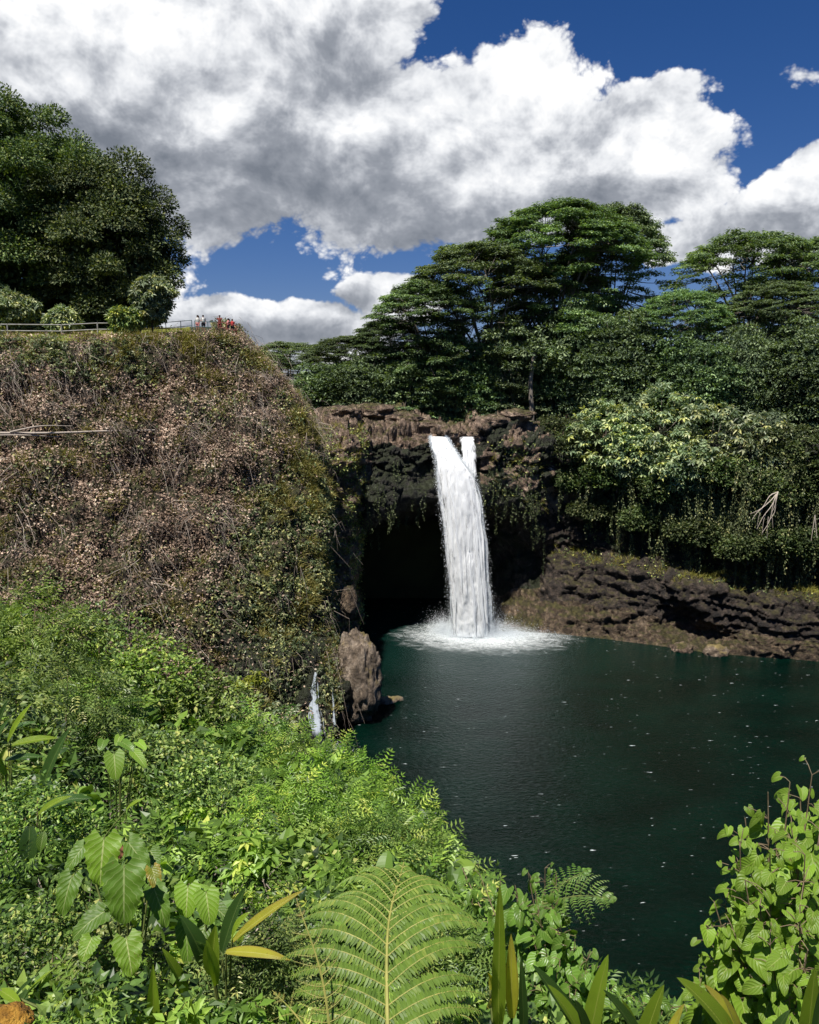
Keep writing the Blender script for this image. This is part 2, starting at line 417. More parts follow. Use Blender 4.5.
def sample(G, n, count, weight=None, rng=None):
    """area-even random points of a sheet: points, normals, (u, v)"""
    rng = rng or RNG
    ns, nk = G.shape[:2]
    a = np.linalg.norm(np.cross(G[1:, :-1] - G[:-1, :-1], G[:-1, 1:] - G[:-1, :-1]), axis=-1)
    u, v = np.meshgrid(np.linspace(0, 1, ns)[:-1], np.linspace(0, 1, nk)[:-1], indexing='ij')
    if weight is not None: a = a * weight(.5 * (G[:-1, :-1] + G[1:, 1:]), n[:-1, :-1], u, v)
    c = np.cumsum(a.ravel()); k = np.searchsorted(c, rng.random(count) * c[-1])
    i, j = np.unravel_index(np.minimum(k, a.size - 1), a.shape)
    s, t = rng.random((2, count, 1))
    p = G[i, j] * (1 - s) * (1 - t) + G[i + 1, j] * s * (1 - t) + G[i + 1, j + 1] * s * t + G[i, j + 1] * (1 - s) * t
    return p, n[i, j], np.c_[i / ns, j / nk]

def proj(P):
    """where points lie as seen from the viewpoint, for choosing what grows where"""
    d = P - np.array([0, 0, CAM_Z]); c, s = math.cos(PITCH), math.sin(PITCH)
    f = d[..., 1] * c - d[..., 2] * s; up = d[..., 1] * s + d[..., 2] * c
    f = np.where(f < .1, .1, f)
    return 409.5 + FPX * d[..., 0] / f, 512 - FPX * up / f

ROCK = mat_rock('basalt', [(.3, (.055, .039, .028)), (.45, (.23, .157, .108)), (.6, (.40, .29, .215)), (.76, (.58, .48, .385))], (.10, .09, .022), .27, 1.1, bump=1.6)
ROCK_DARK = mat_rock('mossy_wet_shaded_rock', [(.3, (.010, .009, .008)), (.55, (.03, .025, .02)), (.8, (.075, .06, .045))], (.016, .021, .005), .5, rough=.6)  # mossy wet rock; its dark tone also paints the shade under overhangs
SOIL = mat_rock('dry_soil', [(.3, (.022, .016, .011)), (.5, (.055, .041, .029)), (.7, (.11, .085, .063))], (.05, .05, .014), .42)
EARTH = mat_rock('humus', [(.3, (.012, .011, .006)), (.6, (.03, .027, .014))], (.02, .03, .006), .5)

BANK = mat_rock('brown_bank_rock', [(.3, (.03, .021, .014)), (.46, (.115, .078, .048)), (.6, (.215, .155, .10)), (.78, (.36, .29, .21))], (.08, .07, .018), .33, 1.3, bump=1.6)
BASALT = mat_rock('layered_shaded_basalt', [(.3, (.010, .008, .007)), (.48, (.042, .030, .023)), (.62, (.11, .08, .06)), (.8, (.24, .19, .15))], (.07, .06, .016), .30, 1.2, bump=1.5)  # layered bank rock, darkened in colour for the shade of the trees
# headwall with the cave, and the right bank and cliff
def W(*a): return a
HEAD = [
 # back/foot, wall, wall, lip of ceiling, face, rim, bed top, plateau
 [(292, 640, 92), (292, 600, 92), (296, 560, 92), (298, 510, 92.5), (303, 465, 93.5), (308, 425, 97), (312, 414, 108), (312, 404, 150)],
 [(328, 640, 92.5), (328, 600, 92), (330, 560, 91.5), (330, 515, 92), (330, 468, 93), (330, 432, 96), (334, 413, 108), (330, 404, 150)],
 [(345, 640, 94.5), (344, 600, 94), (345, 560, 93.2), (347, 520, 93.4), (349, 468, 94), (351, 432, 97), (356, 412, 109), (350, 404, 150)],
 [(352, 637, 100.5), (352, 600, 100), (353, 560, 98.5), (355, 527, 97.0), (365, 470, 96.6), (368, 436, 98.5), (374, 413, 109), (370, 404, 150)],
 [(352, 614, 120), (352, 560, 121), (360, 530, 115), (367, 521, 97.6), (383, 472, 97.2), (388, 437, 99.0), (392, 414, 109), (390, 404, 150)],
 [(385, 611, 124), (385, 560, 124), (395, 520, 117), (405, 504, 98.7), (410, 474, 98.2), (413, 439, 99.2), (412, 416, 109), (410, 404, 150)],
 [(440, 610, 125), (440, 560, 125), (442, 514, 118), (446, 498, 99.6), (447, 474, 99.4), (446, 441, 99.8), (444, 424, 105), (440, 404, 150)],
 [(493, 629, 100.2), (492, 607, 107), (490, 526, 110), (488, 499, 100.4), (487, 474, 100.2), (486, 440, 100.6), (482, 422, 107), (478, 404, 150)],
 [(515, 631, 99.4), (514, 601, 105), (514, 532, 107), (513, 506, 101), (514, 478, 100.4), (512, 437, 101.3), (508, 422, 109), (505, 404, 150)],
 [(530, 632, 99.1), (532, 597, 103.4), (538, 556, 107), (540, 527, 102.8), (540, 482, 101.2), (538, 442, 102.3), (536, 424, 110), (535, 404, 150)],
 [(552, 634, 98.6), (556, 597, 101.2), (560, 562, 102.8), (560, 545, 105.2), (562, 488, 104), (562, 442, 103), (562, 426, 110), (560, 404, 150)],
 [(600, 640, 96.4), (600, 600, 98.5), (600, 563, 100.5), (600, 550, 103.8), (600, 490, 104), (600, 448, 102.5), (600, 430, 110), (600, 404, 150)],
 [(650, 647, 93.8), (650, 610, 95.8), (650, 573, 97), (650, 560, 100.8), (650, 496, 101), (650, 452, 99.5), (650, 430, 107), (650, 404, 150)],
 [(700, 653, 91.0), (700, 632, 95.2), (700, 592, 93.2), (700, 573, 98), (700, 505, 98.2), (700, 456, 96.5), (700, 430, 104), (700, 404, 150)],
 [(760, 659, 89.1), (760, 634, 90.2), (760, 596, 91.4), (760, 582, 96), (760, 512, 96.4), (760, 460, 94.5), (760, 433, 102), (760, 404, 150)],
 [(819, 666, 87.2), (819, 642, 88.4), (819, 606, 89.8), (819, 590, 94.2), (819, 520, 94.6), (819, 466, 92.5), (819, 436, 100), (819, 404, 150)],
 [(1000, 690, 80), (1000, 660, 81), (1000, 630, 82), (1000, 610, 87), (1000, 530, 87.4), (1000, 470, 85), (1000, 440, 94), (1000, 404, 150)],
 [(1250, 740, 68), (1250, 700, 69), (1250, 660, 70), (1250, 640, 74), (1250, 550, 75), (1250, 480, 72), (1250, 440, 82), (1250, 404, 150)],
]
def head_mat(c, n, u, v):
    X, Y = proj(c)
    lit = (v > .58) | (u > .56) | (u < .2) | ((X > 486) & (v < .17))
    m = np.where(lit, 0, 1)  # unlit rock takes the dark copy: cave and overhang shade in the colour
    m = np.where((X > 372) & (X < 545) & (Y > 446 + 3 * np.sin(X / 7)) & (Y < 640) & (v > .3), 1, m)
    m = np.where((X > 480) & (Y < 520) & (v > .5), np.where(fbm(c / 2.5 + 3, 3) > .0, 0, 1), m)
    m = np.where((X > 540) & (Y < 600 + .16 * (X - 560) + 14 * fbm(c / 4, 3)) & (v < .5), 2, m)  # upper bank tier: tree shade painted in with the darker layered rock
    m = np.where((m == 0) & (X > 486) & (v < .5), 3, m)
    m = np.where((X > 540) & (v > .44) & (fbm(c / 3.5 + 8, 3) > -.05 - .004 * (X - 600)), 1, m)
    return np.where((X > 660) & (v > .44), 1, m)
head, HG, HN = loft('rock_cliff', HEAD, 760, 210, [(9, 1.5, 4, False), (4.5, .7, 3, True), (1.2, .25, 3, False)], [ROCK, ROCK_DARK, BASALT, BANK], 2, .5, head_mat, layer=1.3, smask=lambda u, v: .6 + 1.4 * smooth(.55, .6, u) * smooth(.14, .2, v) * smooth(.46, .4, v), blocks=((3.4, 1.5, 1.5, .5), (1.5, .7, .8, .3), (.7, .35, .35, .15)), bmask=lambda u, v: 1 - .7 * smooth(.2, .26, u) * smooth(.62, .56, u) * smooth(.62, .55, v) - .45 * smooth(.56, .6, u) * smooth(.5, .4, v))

# left bluff, from beyond the left edge of the picture round its nose to the cave
def BY(Y):
    """the bluff is a steep face: its upper rows stand this near"""
    return 62 + (Y - 62) * .62 if Y > 62 else Y
BLUFF = [
 # foot, low, mid, upper mid, shoulder, rim, lawn, lawn far
 [(-700, 760, 44), (-700, 700, 50), (-700, 600, 57), (-700, 490, 64), (-700, 400, 68), (-700, 345, 72), (-700, 336, 84), (-650, 328, 130)],
 [(-300, 720, 48), (-300, 660, 53), (-300, 570, 60), (-300, 480, 66), (-300, 395, 71), (-300, 347, 76), (-300, 337, 86), (-300, 328, 130)],
 [(-100, 710, 50), (-100, 650, 55), (-100, 565, 61.5), (-100, 475, 68), (-100, 390, 74), (-100, 347, 78), (-100, 337, 88), (-100, 328, 130)],
 [(0, 720, 51), (0, 640, 57), (0, 560, 63), (0, 470, 70), (0, 385, 76.5), (0, 348, 79.5), (0, 336, 90), (0, 328, 130)],
 [(90, 745, 54), (90, 660, 60), (90, 570, 66), (90, 475, 73), (90, 385, 80), (90, 346, 83), (90, 335, 93), (90, 328, 130)],
 [(170, 760, 58), (170, 680, 63), (170, 580, 70), (170, 480, 77), (170, 385, 85), (172, 345, 88.5), (174, 332, 96), (180, 328, 130)],
 [(230, 770, 60), (228, 690, 66), (225, 590, 72.5), (222, 485, 80), (222, 388, 89), (224, 346, 94), (222, 331, 99), (220, 328, 130)],
 [(280, 775, 60.5), (278, 700, 67), (275, 600, 74.5), (272, 495, 82.5), (265, 400, 91), (250, 352, 96.5), (240, 334, 100.5), (235, 328, 130)],
 [(318, 762, 62.5), (312, 700, 68.5), (308, 610, 76), (304, 505, 84), (292, 420, 91), (276, 372, 96), (254, 344, 101.5), (245, 332, 130)],
 [(336, 735, 66.5), (334, 690, 71), (330, 610, 79), (325, 515, 86), (314, 440, 91.5), (298, 395, 96.5), (274, 362, 103), (265, 350, 130)],
 [(338, 700, 73), (338, 665, 76), (337, 605, 82), (334, 525, 88), (326, 455, 93), (312, 412, 98), (286, 380, 106), (280, 372, 130)],
 [(330, 672, 82), (330, 645, 84), (334, 600, 87), (335, 535, 92), (330, 470, 97), (318, 425, 102), (292, 400, 110), (286, 390, 130)],
 [(300, 655, 95), (300, 620, 96), (305, 590, 97), (315, 545, 100), (318, 490, 104), (310, 440, 108), (290, 415, 115), (286, 400, 130)],
]
BLUFF = [[(x - (13 if k >= 8 and 430 < y < 640 else 9 if k >= 8 and y <= 430 else 2 if k >= 8 else 0), y, BY(Y) if k < 11 else Y) for (x, y, Y) in st] for k, st in enumerate(BLUFF)]
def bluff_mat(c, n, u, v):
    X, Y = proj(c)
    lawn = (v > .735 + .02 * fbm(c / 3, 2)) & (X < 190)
    dark = (Y > 600) & (X > 215)  # overhang's shadow on the bluff foot, painted as darker rock
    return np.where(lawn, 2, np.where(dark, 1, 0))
LAWN = mat_plain('lawn_grass', [(.3, (.09, .12, .015)), (.6, (.17, .18, .03)), (.8, (.24, .22, .05))], .9, .5, .5, 8)
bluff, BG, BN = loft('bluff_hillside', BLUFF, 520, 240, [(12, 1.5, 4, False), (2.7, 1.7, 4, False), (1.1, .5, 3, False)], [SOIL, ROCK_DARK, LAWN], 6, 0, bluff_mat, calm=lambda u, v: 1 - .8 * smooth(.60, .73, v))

# near slope below the viewpoint: smooth sheet through points of the ground
def tps_fit(xy, z, lam=.02):
    d = np.linalg.norm(xy[:, None] - xy[None], axis=-1); K = np.where(d > 0, d * d * np.log(d + 1e-9), 0) + lam * np.eye(len(xy))
    Pm = np.c_[np.ones(len(xy)), xy]; A = np.block([[K, Pm], [Pm.T, np.zeros((3, 3))]])
    return xy, np.linalg.solve(A, np.r_[z, 0, 0, 0])
def tps_eval(fit, q):
    xy, wgt = fit; d = np.linalg.norm(q[:, None] - xy[None], axis=-1)
    K = np.where(d > 0, d * d * np.log(d + 1e-9), 0)
    return K @ wgt[:-3] + np.c_[np.ones(len(q)), q] @ wgt[-3:]
CANOPY = [(-250, 620, 40), (-250, 800, 18), (-250, 1000, 5.5), (0, 625, 43), (0, 700, 29), (0, 800, 17), (0, 900, 9.5), (0, 1010, 5.5), (110, 670, 42), (100, 725, 29), (100, 800, 18), (100, 885, 9.5), (100, 1010, 5.2),
          (200, 725, 40), (200, 775, 27), (200, 835, 17), (200, 920, 9), (200, 1020, 5), (275, 765, 35), (335, 778, 33), (330, 812, 24), (330, 865, 14), (330, 950, 7), (330, 1060, 4),
          (405, 815, 26), (400, 862, 16), (400, 960, 6.5), (480, 880, 18), (480, 925, 11), (470, 1000, 5.6), (560, 960, 6.5), (560, 905, 14), (640, 1015, 6.5), (640, 1000, 13), (740, 1010, 6.5), (760, 1000, 13), (900, 960, 6), (900, 960, 12), (1200, 960, 9), (1200, 950, 20),
          (560, 930, 26), (700, 960, 22), (480, 905, 30), (420, 860, 38), (1000, 930, 30)]
pts = []
for (px, py, Y) in CANOPY:
    p = at(px, py, Y); p[2] -= min(1.9, .28 + .085 * Y); pts.append(p)
pts = np.array(pts + [[0, -4, 27.2], [-8, -4, 27.6], [8, -4, 27.2], [0, 1.2, 26.7], [-5, 1.2, 26.9], [5, 1.2, 26.7], [0, 3, 25.3], [3, 3, 25.2], [-2, 3, 25.5], [0, 56, -4], [12, 46, -6], [30, 46, -6], [-10, 58, -2], [-60, 45, 18], [-60, 5, 27]])
SLOPE_FIT = tps_fit(pts[:, :2], pts[:, 2])
def slope_z(x, y):
    x, y = np.broadcast_arrays(np.asarray(x, float), np.asarray(y, float)); q = np.c_[x.ravel(), y.ravel()]
    return tps_eval(SLOPE_FIT, q).reshape(x.shape)
gx, gy = np.meshgrid(np.linspace(-62, 36, 240), np.linspace(-6, 60, 200), indexing='ij')
gz = slope_z(gx, gy); SG = np.stack([gx, gy, gz], -1)
gz = gz + .16 * fbm(SG / 1.5, 3) * smooth(1, 4, gy); SG[..., 2] = gz
SN = unit(np.cross(np.gradient(SG, axis=0), np.gradient(SG, axis=1)))
i, j = np.meshgrid(np.arange(239), np.arange(199), indexing='ij')
mb = MB(); mb.add(SG.reshape(-1, 3), np.stack([i * 200 + j, (i + 1) * 200 + j, (i + 1) * 200 + j + 1, i * 200 + j + 1], -1).reshape(-1, 4))
tag(mb.build('near_slope', [EARTH], smooth_=True), kind='structure')

# the wide ground: upland round the gorge out to the horizon, one sheet
gxs = np.concatenate([-np.geomspace(4000, 130, 26), np.linspace(-120, 120, 81), np.geomspace(130, 4000, 26)])
gys = np.concatenate([-np.geomspace(3000, 60, 18), np.linspace(-50, 200, 84), np.geomspace(210, 6000, 26)])
X, Y = np.meshgrid(gxs, gys, indexing='ij')
up = 24.2 + 10.5 * smooth(-14, -40, X) * smooth(50, 90, Y) + 8 * smooth(300, 3000, np.hypot(X, Y)) + 1.2 * fbm(np.stack([X / 30, Y / 30, 0 * X], -1), 3)
edge_y = np.where(X < -22, 108, 122) - 14 * smooth(8, 60, X)
ins = smooth(0, 6, edge_y - Y) * smooth(-2, -10, -(Y + 12)) * smooth(-150, -120, X) * smooth(150, 110, X)
ins = np.maximum(ins, 0)
Z = up * (1 - ins) + (-5) * ins
mb = MB(); nx, ny = X.shape; i, j = np.meshgrid(np.arange(nx - 1), np.arange(ny - 1), indexing='ij')
mb.add(np.stack([X, Y, Z], -1).reshape(-1, 3), np.stack([i * ny + j, (i + 1) * ny + j, (i + 1) * ny + j + 1, i * ny + j + 1], -1).reshape(-1, 4))
GRASSY = mat_plain('upland_ground', [(.3, (.03, .03, .012)), (.6, (.06, .06, .02))], .95, .2, 0)
tag(mb.build('ground', [GRASSY], smooth_=True), kind='structure')

# ------------------------------------------------------------------ water
BASE = at(470, 632, 99.3); BASE[2] = 0
m, nt = nodes_of('pool_water'); L = nt.links.new
g = N(nt, 'ShaderNodeNewGeometry')
mp = N(nt, 'ShaderNodeMapping'); L(g.outputs['Position'], mp.inputs['Vector']); mp.inputs['Scale'].default_value = (1, 1.5, 1)
a1 = N(nt, 'ShaderNodeTexNoise', i_Scale=2.0, i_Detail=6.0, i_Roughness=.7, i_Distortion=.5); L(mp.outputs[0], a1.inputs['Vector'])
a2 = N(nt, 'ShaderNodeTexNoise', i_Scale=.16, i_Detail=3.0); L(mp.outputs[0], a2.inputs['Vector'])
hh = N(nt, 'ShaderNodeMath', operation='MULTIPLY_ADD'); L(a2.outputs['Fac'], hh.inputs[0]); hh.inputs[1].default_value = .8; L(a1.outputs['Fac'], hh.inputs[2])
bp = N(nt, 'ShaderNodeBump', i_Strength=1.0, i_Distance=.75); L(hh.outputs[0], bp.inputs['Height'])
p = N(nt, 'ShaderNodeBsdfPrincipled', i_Roughness=.07, i_IOR=1.33); p.inputs['Specular IOR Level'].default_value = .13; L(bp.outputs[0], p.inputs['Normal'])
cw = ramp(nt, a2.outputs['Fac'], [(.35, (.0006, .0095, .006)), (.65, (.001, .017, .0105))])
# green shallows by the foot of the fall and foam drifting from it
sp = N(nt, 'ShaderNodeVectorMath', operation='SUBTRACT'); L(g.outputs['Position'], sp.inputs[0]); sp.inputs[1].default_value = BASE + np.array([1.8, -1.2, 0])
sl = N(nt, 'ShaderNodeVectorMath', operation='MULTIPLY'); L(sp.outputs[0], sl.inputs[0]); sl.inputs[1].default_value = (.68, .95, 0)
ln = N(nt, 'ShaderNodeVectorMath', operation='LENGTH'); L(sl.outputs[0], ln.inputs[0])
fn = N(nt, 'ShaderNodeTexNoise', i_Scale=.55, i_Detail=8.0, i_Roughness=.72, i_Distortion=1.2); L(mp.outputs[0], fn.inputs['Vector'])
fm = N(nt, 'ShaderNodeMath', operation='MULTIPLY_ADD'); L(fn.outputs['Fac'], fm.inputs[0]); fm.inputs[1].default_value = 9.0; L(ln.outputs['Value'], fm.inputs[2])
foam = N(nt, 'ShaderNodeMapRange', interpolation_type='SMOOTHSTEP', i_1=12.8, i_2=6.0); L(fm.outputs[0], foam.inputs[0])
turq = N(nt, 'ShaderNodeMapRange', interpolation_type='SMOOTHSTEP', i_1=22.0, i_2=4.0); L(ln.outputs['Value'], turq.inputs[0])
mg = N(nt, 'ShaderNodeMix', data_type='RGBA'); L(turq.outputs[0], mg.inputs['Factor']); L(cw, mg.inputs['A']); mg.inputs['B'].default_value = (.004, .026, .02, 1)
# sparse white flecks on the open pool: sun glints painted into the colour
f2 = N(nt, 'ShaderNodeTexNoise', i_Scale=2.2, i_Detail=4.0, i_Roughness=.6); 
mp2 = N(nt, 'ShaderNodeMapping'); L(g.outputs['Position'], mp2.inputs['Vector']); mp2.inputs['Scale'].default_value = (.45, 2.2, 1); L(mp2.outputs[0], f2.inputs['Vector'])
fl = N(nt, 'ShaderNodeMapRange', i_1=.685, i_2=.73); L(f2.outputs['Fac'], fl.inputs[0])
fq = N(nt, 'ShaderNodeTexNoise', i_Scale=3.2, i_Detail=5.0, i_Roughness=.75, i_Distortion=1.0); L(mp.outputs[0], fq.inputs['Vector'])
fqr = N(nt, 'ShaderNodeMapRange', i_1=.36, i_2=.6, i_3=.25, i_4=1.0); L(fq.outputs['Fac'], fqr.inputs[0])
f3 = N(nt, 'ShaderNodeMath', operation='MULTIPLY'); L(foam.outputs[0], f3.inputs[0]); L(fqr.outputs[0], f3.inputs[1])
fmax = N(nt, 'ShaderNodeMath', operation='MAXIMUM'); L(f3.outputs[0], fmax.inputs[0]); L(fl.outputs[0], fmax.inputs[1])
L(mg.outputs['Result'], p.inputs['Base Color'])
d = N(nt, 'ShaderNodeBsdfDiffuse'); d.inputs['Color'].default_value = (.75, .79, .8, 1)
mxs = N(nt, 'ShaderNodeMixShader'); L(fmax.outputs[0], mxs.inputs[0]); L(p.outputs[0], mxs.inputs[1]); L(d.outputs[0], mxs.inputs[2])
o = N(nt, 'ShaderNodeOutputMaterial'); L(mxs.outputs[0], o.inputs[0])
mb = MB(); mb.add([[-60, 15, 0], [130, 15, 0], [130, 135, 0], [-60, 135, 0]], [[0, 1, 2, 3]])
tag(mb.build('water', [m]), kind='structure')
from mathutils.bvhtree import BVHTree
# ------------------------------------------------------------------ standing on the ground
_bv = []
for o in list(COL.objects):
    if o.type == 'MESH' and o.name in ('rock_cliff', 'bluff_hillside', 'near_slope', 'ground'):
        v = np.empty(len(o.data.vertices) * 3, np.float32); o.data.vertices.foreach_get('co', v)
        _bv.append(BVHTree.FromPolygons(v.reshape(-1, 3).tolist(), [list(p.vertices) for p in o.data.polygons]))
def drop(x, y, top=120):
    z = -10
    for b in _bv:
        h = b.ray_cast(Vector((float(x), float(y), top)), Vector((0, 0, -1)))
        if h[0] is not None: z = max(z, h[0].z)
    return z
def hit(px, py, off=0.):
    """where the line of sight meets the terrain (and a step back from it)"""
    e = Vector((0, 0, CAM_Z)); d = Vector([float(x) for x in at(px, py, 50)]) - e; d.normalize(); best = None
    for b in _bv:
        h = b.ray_cast(e + d * .5, d)
        if h[0] is not None and (best is None or h[3] < best): best = h[3]
    q = e + d * ((best or 90) + .5 - off); return np.array(q)
def onground(px, py, Y):
    p = at(px, py, Y); p[2] = drop(p[0], p[1]); return p

# ------------------------------------------------------------------ leaf colours
G_MANGO = mat_leaf('mango_leaves', [(0, (0.0317, 0.0526, 0.0266)), (0.5, (0.076, 0.1162, 0.0457)), (0.85, (0.1582, 0.1991, 0.0683)), (1, (0.2846, 0.3043, 0.1141))], .22, .55, .18, .3, .25)
G_ALB = mat_leaf('feathery_leaves', [(0, (0.047, 0.0808, 0.0474)), (0.6, (0.142, 0.2194, 0.1028)), (1, (0.2926, 0.3789, 0.1581))], .3, .55, .25, .35, .12)
G_BROAD = mat_leaf('dark_broad_leaves', [(0, (0.0422, 0.0724, 0.0416)), (0.6, (0.1372, 0.2026, 0.0967)), (1, (0.3118, 0.4097, 0.1939))], .26, .55, .22, .35, .15)
G_KUKUI = mat_leaf('pale_candlenut_leaves', [(0, (0.0611, 0.0972, 0.0498)), (0.55, (0.2329, 0.3024, 0.1661)), (0.85, (0.4655, 0.4967, 0.2717)), (1, (0.5417, 0.528, 0.1509))], .25, .45, .4, .3, .3)
G_VINE = mat_leaf('vine_leaves', [(0, (0.0688, 0.0997, 0.0385)), (0.6, (0.1722, 0.2191, 0.0769)), (0.9, (0.4589, 0.4379, 0.1446)), (1, (0.6, 0.6, 0.2409))], .25, .45, .4, .4, .3)
G_DRY = mat_leaf('dry_leaves', [(0, (0.1295, 0.0887, 0.0626)), (0.5, (0.3454, 0.2486, 0.1752)), (0.85, (0.5758, 0.4301, 0.3191)), (1, (0.6, 0.551, 0.4255))], .1, .7, .2, .35, .5, (1, .9, .7))
G_TUFT = mat_leaf('yellow_grass', [(0, (0.1, 0.1, 0.02)), (0.6, (0.26, 0.24, 0.055)), (1, (0.42, 0.36, 0.11))], .3, .6, .2, .3, .5)
G_SHRUB = mat_leaf('bright_shrub_leaves', [(0, (0.0466, 0.0891, 0.0169)), (0.5, (0.175, 0.2969, 0.0451)), (0.9, (0.3386, 0.475, 0.0846)), (1, (0.5016, 0.5462, 0.1128))], .38, .42, .4, .3, .5)
G_SHRUB2 = mat_leaf('mid_green_leaves', [(0, (0.0264, 0.0574, 0.0144)), (0.5, (0.1267, 0.2202, 0.0447)), (0.9, (0.2864, 0.3883, 0.0853)), (1, (0.4626, 0.4752, 0.128))], .32, .42, .4, .3, .5)
G_UNDER = mat_leaf('undergrowth_leaves', [(0, (0.0181, 0.04, 0.0094)), (0.5, (0.1102, 0.1854, 0.0375)), (0.85, (0.2588, 0.3477, 0.0783)), (1, (0.4406, 0.452, 0.1356))], .3, .45, .35, .4, .8)
BARK = mat_plain('grey_bark', [(.3, (.10, .085, .07)), (.6, (.22, .19, .16)), (.8, (.33, .30, .26))], .9, 2.0, .5, 10)
BARK_D = mat_plain('dark_bark', [(.3, (.03, .025, .018)), (.7, (.08, .065, .045))], .9, 2.0, .5, 10)
TWIG = mat_plain('dead_twigs', [(0, (.09, .068, .052)), (.5, (.23, .185, .15)), (1, (.42, .36, .30))], .85, attr=True, bump=0)

# ------------------------------------------------------------------ generators
def leaves_on_clump(mb, c, r, n, size, tmpl, rng, flat=.75, up=.5, inner=.65, mat=0):
    """leaves in the upper outer shell of one clump"""
    d = rand_dirs(n, rng); d[:, 2] = np.abs(d[:, 2]) * .95 - .22; d = unit(d)
    rr = r * (inner + (1 - inner) * rng.random((n, 1)))
    p = c + d * rr * np.array([1, 1, flat])
    nn = unit(d * (1 - up) + np.array([0, 0, up]) + .35 * rand_dirs(n, rng))
    ax = unit(d + .7 * rand_dirs(n, rng) - np.array([0, 0, .25]))
    place(mb, *tmpl, p, ax, nn, size * (.7 + .6 * rng.random(n)), rng.random(n), mat)

def crown_points(rng, n, radii, lo=-.5, jitter=.2, low_bias=0):
    """clump centres over an uneven ellipsoid"""
    k = np.arange(n) + .5; ph = k * 2.399963; z = 1 - (1 - lo) * k / n
    d = np.c_[np.cos(ph) * np.sqrt(1 - z * z), np.sin(ph) * np.sqrt(1 - z * z), z]
    w = 1 + .16 * fbm(d * 1.9 + rng.random(3) * 50, 2)[:, None] + rng.normal(0, jitter * .5, (n, 1)) - .05
    return d * w * np.asarray(radii)

def broad_tree(name, label, cat, seed, loc, H, radii, ncl, rcl, nlf, size, mat, tmpl=LEAF1, lo=-.6, group=None, cz=None, trunk_r=.35, bark=None, fill=True, up=.5, flat=.75, inner=.65):
    rng = np.random.default_rng(seed)
    t = thing(name, loc, label, cat, group)
    cz = H - radii[2] if cz is None else cz
    c0 = np.array([0, 0, cz])
    pts = crown_points(rng, ncl, np.asarray(radii) - rcl * .5, lo) + c0
    mb = MB()
    for q in pts:
        s = rng.random() * .6 + .7
        leaves_on_clump(mb, q, rcl * s, int(nlf * s * s), size, tmpl, rng, flat, up, inner)
    if fill:
        n = int(ncl * nlf * .22); d = rand_dirs(n, rng) * (rng.random((n, 1)) ** .4) * .82
        d = d[d[:, 2] > lo - .1]; n = len(d)
        place(mb, *LEAF1, c0 + d * np.asarray(radii), rand_dirs(n, rng), rand_dirs(n, rng), size * 2.0, rng.random(n) * .5)
    mb.build('crown', [mat], t)
    tb = MB(); top = cz - radii[2] * .1
    tube(tb, [[0, 0, -.6], [.1 * trunk_r, 0, top * .3], [trunk_r * .6, .1, top * .65], [trunk_r * .5, 0, top]], [trunk_r * 1.25, trunk_r, trunk_r * .85, trunk_r * .6], 8)
    for q in pts[:: max(1, ncl // 14)]:
        s = np.array([0, 0, top * rng.uniform(.45, .95)]); mid = s + (q - s) * .5 + np.array([0, 0, -.06 * radii[2]])
        tube(tb, crom([s, mid, q], 6), np.linspace(trunk_r * .4, trunk_r * .08, 6), 5)
    tb.build('trunk', [bark or BARK_D], t, True)
    return t

